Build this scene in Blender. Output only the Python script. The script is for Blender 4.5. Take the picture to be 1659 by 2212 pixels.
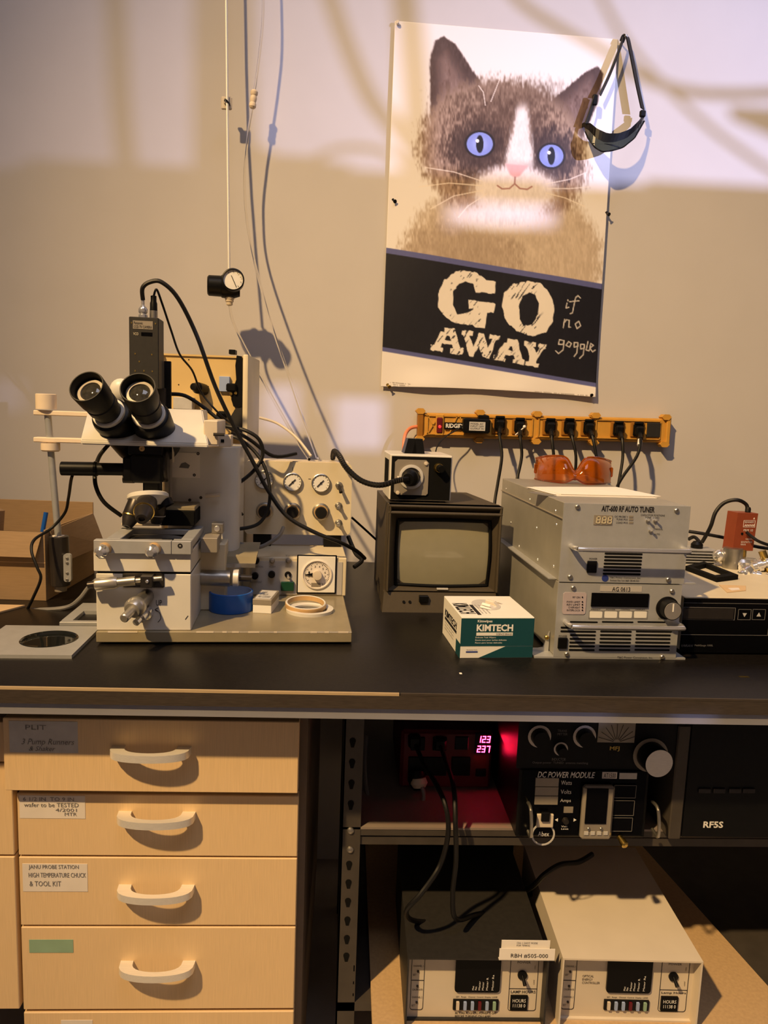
import bpy, bmesh, math, random
import numpy as np
from mathutils import Vector, Matrix
random.seed(7)
for _o in list(bpy.data.objects): bpy.data.objects.remove(_o)
SC = bpy.context.scene
COL = SC.collection
PI = math.pi

# ------------------------------------------------------------------ camera
FPX = 1610.0
CAM = np.array([0.0, -2.1, 1.35])
def cam_axes(yaw, pitch, roll):
    cy, sy, cp, sp = math.cos(yaw), math.sin(yaw), math.cos(pitch), math.sin(pitch)
    f = np.array([sy*cp, cy*cp, -sp]); rt = np.array([cy, -sy, 0.0]); dn = np.cross(f, rt)
    cr, sr = math.cos(roll), math.sin(roll)
    return np.array([cr*rt - sr*dn, sr*rt + cr*dn, f])
AX = cam_axes(math.radians(3.0), math.radians(7.7), math.radians(2.1))
cd = bpy.data.cameras.new('camera'); cam = bpy.data.objects.new('camera', cd); COL.objects.link(cam)
cd.sensor_fit = 'VERTICAL'; cd.sensor_height = 24.0; cd.lens = FPX*24.0/2212.0; cd.clip_start = 0.02
_m = Matrix.Identity(4)
for i in range(3):
    _m[i][0] = AX[0][i]; _m[i][1] = -AX[1][i]; _m[i][2] = -AX[2][i]; _m[i][3] = CAM[i]
cam.matrix_world = _m
SC.camera = cam

# ------------------------------------------------------------------ light
wd = bpy.data.worlds.new('room_world'); SC.world = wd; wd.use_nodes = True
wd.node_tree.nodes['Background'].inputs[0].default_value = (0.9, 0.75, 0.65, 1)
wd.node_tree.nodes['Background'].inputs[1].default_value = 0.02
L1 = Vector((-2.3, -3.6, 4.95)); L2 = Vector((3.7, -4.5, 2.12))
def point(name, loc, col, power, r):
    l = bpy.data.lights.new(name, 'POINT'); l.color = col; l.energy = power; l.shadow_soft_size = r
    o = bpy.data.objects.new(name, l); COL.objects.link(o); o.location = loc; return o
sl_ = bpy.data.lights.new('ceiling_spot_lamp', 'SPOT'); sl_.color = (1.0, 0.66, 0.30); sl_.energy = 1780; sl_.shadow_soft_size = 0.08; sl_.spot_size = math.radians(47); sl_.spot_blend = 1.0
so_ = bpy.data.objects.new('ceiling_spot_lamp', sl_); COL.objects.link(so_); so_.location = L1; so_.rotation_euler = (Vector((0.82, -0.58, 0.82))-L1).to_track_quat('-Z', 'Y').to_euler()
s2_ = bpy.data.lights.new('bench_lamp_behind', 'SPOT'); s2_.color = (0.56, 0.60, 1.0); s2_.energy = 1500; s2_.shadow_soft_size = 0.018; s2_.spot_size = math.radians(43); s2_.spot_blend = 1.0
o2_ = bpy.data.objects.new('bench_lamp_behind', s2_); COL.objects.link(o2_); o2_.location = L2; o2_.rotation_euler = (Vector((1.35, 0.0, 1.75))-L2).to_track_quat('-Z', 'Y').to_euler()
al = bpy.data.lights.new('ceiling_fill_light', 'AREA'); al.color = (0.88, 0.86, 1.0); al.energy = 46; al.size = 2.2  # soft overhead fill, added to lift the ambient level
ao = bpy.data.objects.new('ceiling_fill_light', al); COL.objects.link(ao); ao.location = (0.6, -2.6, 5.2)
SC.view_settings.view_transform = 'Standard'; SC.view_settings.look = 'None'
SC.view_settings.gamma = 1.0; SC.view_settings.use_curve_mapping = False
SC.view_settings.exposure = 0.0

# ------------------------------------------------------------------ helpers
def ray(px, py):
    return AX.T @ np.array([(px-829.5)/FPX, (py-1106.0)/FPX, 1.0])
class Fr:
    """a frame standing at o, turned by yaw degrees; v/w/u: photo point on the local plane of that depth/height/side"""
    def __init__(s, o, yaw=0.0):
        s.o = np.array(o, float); s.yaw = math.radians(yaw); a = s.yaw
        s.R = np.array([[math.cos(a), -math.sin(a), 0], [math.sin(a), math.cos(a), 0], [0, 0, 1]])
        s.c = s.R.T @ (CAM - s.o)
    def _p(s, x, y, k, val):
        d = s.R.T @ ray(x, y); t = (val - s.c[k])/d[k]; return Vector(s.c + t*d)
    def v(s, x, y, v): return s._p(x, y, 1, v)
    def w(s, x, y, w): return s._p(x, y, 2, w)
    def u(s, x, y, u): return s._p(x, y, 0, u)
    def rect(s, x0, y0, x1, y1, v):
        mx, my = (x0+x1)/2, (y0+y1)/2
        return s.v(x0, my, v).x, s.v(mx, y1, v).z, s.v(x1, my, v).x, s.v(mx, y0, v).z
    def world(s, p): return Vector(s.o + s.R @ np.array(p))
WF = Fr((0, 0, 0))
def lin(c):
    return tuple((x/12.92 if x <= 0.04045 else ((x+0.055)/1.055)**2.4) for x in (c[0]/255, c[1]/255, c[2]/255)) + (1.0,)
MATS = {}
def mat(name, col, rough=0.5, metal=0.0, var=0.06, scale=40.0, bump=0.0, stretch=None, emit=0.0, alpha=None, trans=0.0, ior=1.45, coat=0.0, spec=0.5):
    if name in MATS: return MATS[name]
    m = bpy.data.materials.new(name); m.use_nodes = True; nt = m.node_tree; b = nt.nodes['Principled BSDF']
    c = lin(col)
    tc = nt.nodes.new('ShaderNodeTexCoord'); nz = nt.nodes.new('ShaderNodeTexNoise'); nz.inputs['Scale'].default_value = scale; nz.inputs['Detail'].default_value = 4
    src = tc.outputs['Object']
    if stretch:
        mp = nt.nodes.new('ShaderNodeMapping'); mp.inputs['Scale'].default_value = stretch; nt.links.new(src, mp.inputs[0]); src = mp.outputs[0]
    nt.links.new(src, nz.inputs['Vector'])
    rp = nt.nodes.new('ShaderNodeValToRGB'); rp.color_ramp.elements[0].position = 0.3; rp.color_ramp.elements[1].position = 0.7
    rp.color_ramp.elements[0].color = tuple(max(0, x*(1-var)) for x in c[:3]) + (1,)
    rp.color_ramp.elements[1].color = tuple(min(1, x*(1+var)) for x in c[:3]) + (1,)
    nt.links.new(nz.outputs['Fac'], rp.inputs[0]); nt.links.new(rp.outputs[0], b.inputs['Base Color'])
    b.inputs['Roughness'].default_value = rough; b.inputs['Metallic'].default_value = metal
    b.inputs['IOR'].default_value = ior; b.inputs['Specular IOR Level'].default_value = spec; b.inputs['Transmission Weight'].default_value = trans
    b.inputs['Coat Weight'].default_value = coat
    if alpha is not None: b.inputs['Alpha'].default_value = alpha
    if bump > 0:
        bn = nt.nodes.new('ShaderNodeBump'); bn.inputs['Strength'].default_value = bump; bn.inputs['Distance'].default_value = 0.002
        nt.links.new(nz.outputs['Fac'], bn.inputs['Height']); nt.links.new(bn.outputs[0], b.inputs['Normal'])
    if emit > 0:
        b.inputs['Emission Color'].default_value = c; b.inputs['Emission Strength'].default_value = emit
    MATS[name] = m; return m
M = lambda n: MATS[n]
mat('wall_paint', (198, 193, 190), 0.7, var=0.02, scale=6, bump=0.02)
mat('room_paint', (182, 176, 176), 0.85, var=0.03, scale=3)
mat('partition_bounce', (230, 224, 216), 0.8, var=0.02)  # pale so the added partition throws soft fill back
mat('floor_tile', (186, 178, 168), 0.6, var=0.15, scale=5)
mat('bench_black', (20, 17, 15), 0.36, var=0.35, scale=220, bump=0.05, spec=0.32)
mat('bench_edge', (62, 54, 46), 0.4, var=0.2, scale=30, stretch=(2, 20, 20))
mat('edge_highlight', (176, 154, 120), 0.5, var=0.1, scale=30, stretch=(1, 20, 20))  # tan of the light caught on the bench edge, put into the colour
mat('apron_steel', (150, 150, 158), 0.5, 0.3, var=0.05, scale=12)
mat('maple', (222, 192, 148), 0.55, var=0.06, scale=14, stretch=(60, 60, 1.5))
mat('carcass', (112, 96, 80), 0.6, var=0.05)
mat('brushed', (236, 232, 224), 0.36, 0.45, var=0.06, scale=60, stretch=(1, 20, 20))
mat('chrome', (236, 236, 238), 0.16, 0.82, var=0.02)
mat('satin', (190, 186, 178), 0.3, 0.75, var=0.06, scale=60)
mat('steel', (172, 168, 160), 0.34, 0.9, var=0.08, scale=90)
mat('gun', (60, 56, 54), 0.35, 0.6, var=0.1)
mat('brass', (206, 176, 96), 0.3, 1.0, var=0.05)
mat('black_plastic', (11, 11, 12), 0.4, var=0.2, scale=90, spec=0.25)
mat('black_gloss', (7, 7, 9), 0.22, var=0.1, spec=0.15)
mat('black_matte', (9, 9, 9), 0.85, var=0.2, spec=0.2)
mat('rubber', (16, 15, 15), 0.5, var=0.15, spec=0.4)
mat('grey_cable', (116, 114, 112), 0.5, var=0.06)
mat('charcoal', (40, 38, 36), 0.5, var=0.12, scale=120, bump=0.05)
mat('paper', (236, 230, 222), 0.8, var=0.02, scale=20)
mat('label_paper', (222, 214, 206), 0.8, var=0.03, scale=30)
mat('label_grey', (190, 188, 186), 0.7, var=0.06, scale=60)
mat('green_tape', (138, 168, 142), 0.7, var=0.05)
mat('ink', (28, 26, 30), 0.7, var=0.02)
mat('white_ink', (232, 230, 226), 0.7, var=0.02)
mat('grey_ink', (112, 110, 110), 0.7, var=0.02)
mat('scope_white', (212, 209, 202), 0.35, var=0.03, scale=25)
mat('scope_cream', (212, 200, 172), 0.42, var=0.05, scale=14)
mat('aged_cream', (214, 184, 124), 0.5, var=0.06, scale=9)
mat('slab_taupe', (140, 130, 106), 0.26, var=0.08, scale=24)
mat('dial_white', (228, 226, 220), 0.5, var=0.02)
mat('glass', (250, 250, 250), 0.02, trans=1.0, var=0.0)
mat('clear_hose', (250, 248, 244), 0.06, var=0.0, trans=1.0, ior=1.12)
mat('dark_glass', (26, 28, 26), 0.04, var=0.05, coat=0.5)
mat('lens_glass', (60, 58, 52), 0.05, 0.2, var=0.3, scale=160, coat=1.0)
mat('blue_tape', (22, 84, 170), 0.35, var=0.05)
mat('pale_blue', (150, 168, 206), 0.5, var=0.04)
mat('ring_tan', (196, 160, 110), 0.4, var=0.05)
mat('monitor_grey', (68, 60, 48), 0.55, var=0.06, scale=200, bump=0.06)
mat('screen', (138, 134, 114), 0.14, var=0.03, coat=0.6)
mat('alu_panel', (178, 180, 182), 0.38, 0.4, var=0.05, scale=50)
mat('alu_case', (172, 170, 162), 0.4, 0.5, var=0.06, scale=18)
mat('teal', (14, 66, 74), 0.55, var=0.04)
mat('carton_white', (228, 226, 220), 0.6, var=0.02)
mat('cardboard', (150, 124, 92), 0.8, var=0.07, scale=26, stretch=(1, 1, 10))
mat('cardboard_board', (206, 176, 134), 0.8, var=0.06, scale=30)
mat('strip_orange', (198, 146, 58), 0.5, var=0.05)
mat('strip_dark', (150, 98, 26), 0.5, var=0.05)
mat('amber', (208, 108, 6), 0.08, trans=0.85, ior=1.3, var=0.03, coat=0.6)
mat('smoke_lens', (62, 68, 64), 0.06, var=0.02, alpha=0.88, coat=0.6)
mat('copper_cord', (222, 132, 92), 0.5, var=0.04)
mat('orange_box', (136, 64, 38), 0.5, var=0.06)
mat('red_case', (96, 14, 26), 0.45, var=0.08)
mat('red_led', (255, 36, 84), 0.4, emit=34.0, var=0)
mat('red_lamp', (255, 30, 30), 0.3, emit=4.0, var=0)
mat('rack_grey', (72, 66, 60), 0.5, 0.2, var=0.12, scale=30)
mat('rack_deck', (128, 116, 108), 0.55, var=0.06, scale=14)
mat('plywood', (186, 156, 116), 0.7, var=0.08, scale=160)
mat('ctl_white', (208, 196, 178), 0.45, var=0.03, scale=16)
mat('panel_grey', (176, 172, 168), 0.5, var=0.03)
mat('green_sw', (16, 64, 44), 0.3, var=0.05)
mat('tan_plate', (150, 142, 130), 0.45, 0.3, var=0.06)
mat('led_off', (206, 196, 168), 0.5, var=0.02)
mat('blue_logo', (40, 56, 130), 0.5, var=0.05)
mat('mauve', (176, 164, 170), 0.5, var=0.02)
mat('wood_cup', (232, 214, 190), 0.6, var=0.03)

def new_obj(name, me, parent=None):
    o = bpy.data.objects.new(name, me); COL.objects.link(o)
    if parent is not None: o.parent = parent
    return o
def tag(o, label, cat, group=None):
    o['label'] = label; o['category'] = cat
    if group: o['group'] = group
    return o
def thing(name, fr, label, cat, group=None):
    o = bpy.data.objects.new(name, None); COL.objects.link(o); o.empty_display_size = 0.03
    o.location = Vector(fr.o); o.rotation_euler = (0, 0, fr.yaw)
    return tag(o, label, cat, group)
def smooth_path(pts, sub=6):
    pts = [Vector(p) for p in pts]
    if len(pts) < 3: return pts
    out = []; n = len(pts)
    for i in range(n-1):
        p0, p1, p2, p3 = pts[max(i-1, 0)], pts[i], pts[i+1], pts[min(i+2, n-1)]
        for k in range(sub):
            t = k/sub
            out.append(0.5*((2*p1) + (p2-p0)*t + (2*p0-5*p1+4*p2-p3)*t*t + (3*p1-p0-3*p2+p3)*t**3))
    out.append(pts[-1]); return out
class MB:
    def __init__(s): s.bm = bmesh.new()
    def box(s, a, b, bev=0.0, seg=1):
        r = bmesh.ops.create_cube(s.bm, size=1.0); vs = r['verts']
        for v in vs:
            v.co = Vector([(a[i]+b[i])/2 + v.co[i]*(b[i]-a[i]) for i in range(3)])
        if bev > 0:
            es = list({e for v in vs for e in v.link_edges})
            bmesh.ops.bevel(s.bm, geom=es, offset=bev, segments=seg, affect='EDGES', profile=0.5)
        return s
    def prism(s, pts, plane, a, b):
        def P(p, h):
            return Vector((p[0], h, p[1])) if plane == 'uw' else Vector((p[0], p[1], h)) if plane == 'uv' else Vector((h, p[0], p[1]))
        A = [s.bm.verts.new(P(p, a)) for p in pts]; B = [s.bm.verts.new(P(p, b)) for p in pts]; n = len(pts); fs = []
        fs.append(s.bm.faces.new(A)); fs.append(s.bm.faces.new(B[::-1]))
        for i in range(n): fs.append(s.bm.faces.new((A[i], B[i], B[(i+1) % n], A[(i+1) % n])))
        bmesh.ops.recalc_face_normals(s.bm, faces=fs); return s
    def hexa(s, c8):
        V = [s.bm.verts.new(Vector(p)) for p in c8]
        fs = [s.bm.faces.new([V[i] for i in q]) for q in ((0,1,2,3),(7,6,5,4),(0,4,5,1),(1,5,6,2),(2,6,7,3),(3,7,4,0))]
        bmesh.ops.recalc_face_normals(s.bm, faces=fs); return s
    def lathe(s, c, axis, prof, n=24):
        ax = Vector(axis).normalized(); t = Vector((0, 0, 1)) if abs(ax.z) < 0.9 else Vector((1, 0, 0))
        e1 = ax.cross(t).normalized(); e2 = ax.cross(e1); c = Vector(c); rings = []
        for r, h in prof:
            if r <= 1e-6: rings.append([s.bm.verts.new(c+ax*h)])
            else: rings.append([s.bm.verts.new(c+ax*h+(e1*math.cos(2*PI*i/n)+e2*math.sin(2*PI*i/n))*r) for i in range(n)])
        fs = []
        for A, B in zip(rings, rings[1:]):
            for i in range(n):
                j = (i+1) % n
                if len(A) == 1 and len(B) == 1: continue
                if len(A) == 1: fs.append(s.bm.faces.new((A[0], B[i], B[j])))
                elif len(B) == 1: fs.append(s.bm.faces.new((A[i], B[0], A[j])))
                else: fs.append(s.bm.faces.new((A[i], B[i], B[j], A[j])))
        bmesh.ops.recalc_face_normals(s.bm, faces=fs); return s
    def cyl(s, p0, p1, r, r2=None, n=20):
        p0, p1 = Vector(p0), Vector(p1); L = (p1-p0).length; r2 = r if r2 is None else r2
        return s.lathe(p0, p1-p0, [(0, 0), (r, 0), (r2, L), (0, L)], n)
    def tube(s, pts, r, n=8, sub=6):
        pts = smooth_path(pts, sub); prev = None; e1 = None; first = None
        for i, p in enumerate(pts):
            d = (pts[min(i+1, len(pts)-1)] - pts[max(i-1, 0)]).normalized()
            if e1 is None:
                t = Vector((0, 0, 1)) if abs(d.z) < 0.9 else Vector((1, 0, 0)); e1 = d.cross(t).normalized()
            else: e1 = (e1 - d*e1.dot(d)).normalized()
            e2 = d.cross(e1)
            ring = [s.bm.verts.new(p+(e1*math.cos(2*PI*k/n)+e2*math.sin(2*PI*k/n))*r) for k in range(n)]
            if prev:
                for k in range(n): s.bm.faces.new((prev[k], prev[(k+1) % n], ring[(k+1) % n], ring[k]))
            else: first = ring
            prev = ring
        s.bm.faces.new(first[::-1]); s.bm.faces.new(prev); return s
    def ribbon(s, pts, width_dir, w, t):
        pts = smooth_path(pts, 6); wd_ = Vector(width_dir).normalized(); prev = None
        for i, p in enumerate(pts):
            d = (pts[min(i+1, len(pts)-1)] - pts[max(i-1, 0)]).normalized(); nrm = d.cross(wd_).normalized()
            ring = [s.bm.verts.new(p+wd_*a*w/2+nrm*b*t/2) for a, b in ((-1,-1),(1,-1),(1,1),(-1,1))]
            if prev:
                for k in range(4): s.bm.faces.new((prev[k], prev[(k+1) % 4], ring[(k+1) % 4], ring[k]))
            else: s.bm.faces.new(ring[::-1])
            prev = ring
        s.bm.faces.new(prev); return s
    def ball(s, c, r, sc=(1, 1, 1)):
        q = bmesh.ops.create_uvsphere(s.bm, u_segments=16, v_segments=10, radius=r)
        for v in q['verts']: v.co = Vector((v.co.x*sc[0]+c[0], v.co.y*sc[1]+c[1], v.co.z*sc[2]+c[2]))
        return s
    def build(s, name, m, parent=None, angle=35):
        me = bpy.data.meshes.new(name); s.bm.to_mesh(me); s.bm.free()
        me.materials.append(MATS[m]); me.shade_smooth(); me.set_sharp_from_angle(angle=math.radians(angle))
        return new_obj(name, me, parent)
def rrect(u0, w0, u1, w1, r, n=4):
    out = []
    for cx, cy, a0 in ((u1-r, w1-r, 0), (u0+r, w1-r, 90), (u0+r, w0+r, 180), (u1-r, w0+r, 270)):
        for k in range(n+1):
            a = math.radians(a0+90*k/n); out.append((cx+r*math.cos(a), cy+r*math.sin(a)))
    return out
_tc = {}
def text_mesh(s, bold=0.0):
    key = (s, bold)
    if key not in _tc:
        c = bpy.data.curves.new('t', 'FONT'); c.body = s; c.resolution_u = 2; c.offset = bold; c.fill_mode = 'FRONT'
        o = bpy.data.objects.new('t', c); COL.objects.link(o)
        dg = bpy.context.evaluated_depsgraph_get()
        me = bpy.data.meshes.new_from_object(o.evaluated_get(dg)); bpy.data.objects.remove(o)
        co = np.zeros(len(me.vertices)*3); me.vertices.foreach_get('co', co); co = co.reshape(-1, 3)
        _tc[key] = (co, [list(p.vertices) for p in me.polygons]); bpy.data.meshes.remove(me)
    return _tc[key]
def text(s, rect, d, parent, m='ink', plane='uw', bold=0.0, shear=0.0, name='lettering', turn=0, keep=False):
    """printed words fitted into rect of the plane at depth d"""
    co, polys = text_mesh(s, bold); u0, w0, u1, w1 = rect
    lo, hi = co.min(0), co.max(0); q = (co-lo)/np.maximum(hi-lo, 1e-6)
    X, Y = q[:, 0] + shear*q[:, 1]*(hi[1]-lo[1])/(hi[0]-lo[0]), q[:, 1]
    if turn == 90: X, Y = 1-Y, X
    U = u0+(u1-u0)*X; V = w0+(w1-w0)*Y
    if plane == 'uw': vs = np.stack([U, np.full_like(U, d), V], 1)
    elif plane == 'uv': vs = np.stack([U, V, np.full_like(U, d)], 1)
    else: vs = np.stack([np.full_like(U, d), U, V], 1)
    me = bpy.data.meshes.new(name); me.from_pydata(vs.tolist(), [], polys); me.materials.append(MATS[m]); me.update()
    return new_obj(name, me, parent)
def ptext(s, fr, x0, y0, x1, y1, v, parent, m='ink', **k):
    return text(s, fr.rect(x0, y0, x1, y1, v), v-0.0006, parent, m, **k)
def pbox(fr, x0, y0, x1, y1, v0, v1, name, m, parent, bev=0.0, seg=1):
    u0, w0, u1, w1 = fr.rect(x0, y0, x1, y1, v0); return MB().box((u0, v0, w0), (u1, v1, w1), bev, seg).build(name, m, parent)
def prr(fr, x0, y0, x1, y1, r, v0, v1, name, m, parent):
    u0, w0, u1, w1 = fr.rect(x0, y0, x1, y1, v0); return MB().prism(rrect(u0, w0, u1, w1, r), 'uw', v0, v1).build(name, m, parent)
def frame_line(fr, x0, y0, x1, y1, v, t, name, m, parent, r=None):
    """thin printed outline"""
    u0, w0, u1, w1 = fr.rect(x0, y0, x1, y1, v); b = MB(); d = 0.0005
    for a, c in (((u0, w0), (u1, w0+t)), ((u0, w1-t), (u1, w1)), ((u0, w0), (u0+t, w1)), ((u1-t, w0), (u1, w1))):
        b.box((a[0], v-d, a[1]), (c[0], v, c[1]))
    return b.build(name, m, parent)
def cable(name, pts, r, m, label, cat='cable', group=None, plug=None):
    b = MB().tube([WF.v(*p) for p in pts], r, 8, 6); o = b.build(name, m); return tag(o, label, cat, group)
def struct(name, b, m):
    o = b.build(name, m); o['kind'] = 'structure'; return o
def screw(fr, x, y, v, r, parent, m='steel', name='screw'):
    p = fr.v(x, y, v); o = MB().lathe(p, (0, -1, 0), [(0, -0.001), (r, -0.001), (r, r*0.5), (r*0.7, r*0.8), (r*0.35, r*0.8), (r*0.3, r*0.4), (0, r*0.4)], 12).build(name, m, parent); return o

# ------------------------------------------------------------------ the room
struct('wall_back', MB().box((-4.2, 0, 0), (6.2, 0.1, 5.4)), 'wall_paint')
struct('floor', MB().box((-4.2, -7.0, -0.1), (6.2, 0.1, 0)), 'floor_tile')
struct('ceiling', MB().box((-4.2, -7.0, 5.4), (6.2, 0.1, 5.5)), 'room_paint')
struct('wall_left', MB().box((-4.3, -7.0, 0), (-4.2, 0.1, 5.4)), 'room_paint')
struct('wall_right', MB().box((6.2, -7.0, 0), (6.3, 0.1, 5.4)), 'room_paint')
struct('wall_front', MB().box((-4.3, -7.1, 0), (6.3, -7.0, 5.4)), 'room_paint')
# added partition behind the viewer, its gaps cut to shape the second lamp's patches
YP = -2.62
def to_part(px, py, Y=0.0):
    p = WF.v(px, py, Y); t = (YP - L2.y)/(p.y - L2.y); q = L2 + (p-L2)*t; return (q.x, q.z)
lit = []
def litp(pts, Y=0.0): lit.append([to_part(a, b, Y) for a, b in pts])
litp([(-500, -900), (415, -900), (415, 362), (300, 356), (200, 345), (100, 342), (50, 350), (20, 365), (-60, 372), (-500, 380)])
litp([(560, -900), (2600, -900), (2600, 395), (1659, 408), (1550, 402), (1400, 394), (1340, 400), (1270, 408), (1200, 398), (1100, 388), (830, 372), (790, 372), (700, 345), (600, 335), (545, 310), (540, 0)])
litp([(718, 858), (830, 858), (830, 972), (718, 972)]); litp([(560, 836), (645, 836), (645, 935), (560, 935)])
litp([(-30, 818), (48, 818), (48, 892), (-30, 892)]); litp([(945, 440), (1195, 446), (1187, 497), (945, 492)]); litp([(692, 862), (706, 862), (706, 888), (692, 888)])
litp([(590, 1528), (1330, 1540), (1330, 1575), (590, 1560)], -1.03); litp([(1450, 1540), (1550, 1540), (1550, 1580), (1450, 1580)], -1.03)
litp([(455, 1562), (520, 1562), (560, 1610), (600, 1562), (640, 1562), (640, 1660), (600, 1625), (560, 1650), (480, 1672)], -0.965)
def scan(poly, z):
    xs = []
    for (x0, z0), (x1, z1) in zip(poly, poly[1:]+poly[:1]):
        if (z0 <= z) != (z1 <= z): xs.append(x0+(x1-x0)*(z-z0)/(z1-z0))
    xs.sort(); return list(zip(xs[::2], xs[1::2]))
pb = MB(); z = 0.0; X0, X1, ZT = -2.2, 4.4, 2.4
while z < ZT:
    hs = 0.006 if z > 0.9 else 0.3
    gaps = sorted(g for pl in lit for g in scan(pl, z+hs/2)); x = X0
    for a, b in gaps:
        a, b = max(a, X0), min(b, X1)
        if a > x: pb.box((x, YP, z), (a, YP+0.004, z+hs))
        x = max(x, b)
    if x < X1: pb.box((x, YP, z), (X1, YP+0.004, z+hs))
    z += hs
struct('gobo_partition', pb, 'partition_bounce')
def hang(pts, r, label):
    q = [Vector((to_part(a, b)[0], YP+0.06, to_part(a, b)[1])) for a, b in pts]
    tag(MB().tube(q, r, 8, 5).build('hanging_cable', 'rubber'), label, 'cable', 'cables hung behind the viewer')
hang([(1000, -60), (1050, 0), (1180, 80), (1300, 152), (1400, 187), (1500, 196), (1659, 190), (1800, 170)], 0.006, 'thick cable swagged across the opening behind the viewer')
hang([(1200, -80), (1230, 0), (1300, 110), (1440, 250), (1560, 340), (1659, 400)], 0.004, 'thin cable running down the opening behind the viewer')
hang([(120, -80), (130, 0), (142, 200), (160, 370)], 0.009, 'hose hanging left behind the viewer')
hang([(600, -60), (640, 60), (700, 200), (760, 280), (820, 380)], 0.008, 'hose slanting behind the viewer')
hang([(770, -60), (780, 0), (796, 200), (800, 385)], 0.012, 'heavy hose hanging upright behind the viewer')
hang([(575, 345), (620, 322), (680, 315), (740, 328), (780, 372)], 0.004, 'cable looped on the added partition edge behind the viewer')
b = MB(); q = [to_part(x, y) for x, y in ((1540, 225), (1720, 235), (1720, 340), (1659, 305), (1545, 255))]  # unseen plate, added and outlined for the angular shadow on the wall
tag(b.prism(q, 'uw', YP+0.03, YP+0.05).build('shadow_plate', 'rack_grey'), 'added plate behind the viewer shaped to cast an angled shadow', 'shadow plate')

# ------------------------------------------------------------------ the bench
ZB = 0.93
t = thing('lab_bench', Fr((0.2, -0.54, 0)), 'long black topped lab bench along the wall', 'bench')
MB().box((-1.5, -0.488, ZB-0.024), (1.5, 0.49, ZB), 0.003, 2).build('bench_top', 'bench_black', t)
MB().box((-1.5, -0.4895, ZB-0.0245), (1.5, -0.4882, ZB-0.003)).build('edge_strip', 'bench_edge', t)
eb = MB(); eb.box((-1.5, -0.4898, ZB-0.0035), (-0.111, -0.486, ZB+0.0006)); eb.build('edge_highlight', 'edge_highlight', t)  # bright stretch of the edge highlight, painted as a tan strip
MB().box((-0.109, -0.4898, ZB-0.003), (1.5, -0.486, ZB+0.0005)).build('edge_highlight', 'bench_edge', t)  # dimmer stretch of the same painted highlight
MB().box((-1.5, -0.484, ZB-0.043), (1.5, -0.46, ZB-0.0245)).build('apron', 'apron_steel', t)
MB().box((-1.5, 0.42, ZB-0.08), (1.5, 0.44, ZB-0.0245)).build('rear_rail', 'apron_steel', t)
for x in (-1.45, 1.42): MB().box((x, -0.45, 0), (x+0.04, 0.44, ZB-0.0245)).build('end_panel', 'apron_steel', t)

# ------------------------------------------------------------------ drawer cabinets
def handle(parent, uc, w, v, half=0.062):
    b = MB(); n = 14; outer = []; inner = []
    for k in range(n+1):
        a = PI*k/n; cx = -math.cos(a); sx = abs(math.sin(a))**0.55
        outer.append((uc+half*cx, v-0.036*sx)); 
    inner = [(uc+(half-0.021)*-math.cos(PI*k/n), v-0.026*abs(math.sin(PI*k/n))**0.6) for k in range(n+1)]
    b.prism(outer+inner[::-1], 'uv', w-0.006, w+0.006)
    return b.build('handle', 'brushed', parent, 50)
CF = Fr((-0.29, -0.945, 0))
cab = thing('drawer_cabinet', CF, 'maple fronted drawer cabinet with arched silver handles under the bench', 'cabinet')
ul, ur = CF.v(42, 1900, 0).x, CF.v(641, 1900, 0).x
MB().box((ul+0.004, 0.02, 0.08), (ur+0.012, 0.8, ZB-0.045)).build('body', 'carcass', cab)
MB().box((ul+0.03, 0.05, 0.0), (ur-0.03, 0.75, 0.08)).build('plinth', 'black_matte', cab)
rows = [(1555, 1711, -0.020, 8, 645), (1717, 1849, 0, 40, 643), (1853, 1999, 0, 44, 640), (2003, 2180, 0, 50, 637), (2186, 2330, 0, 54, 634)]
hc = [(328, 1627), (340, 1768), (339, 1926), (342, 2090), None]
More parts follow.
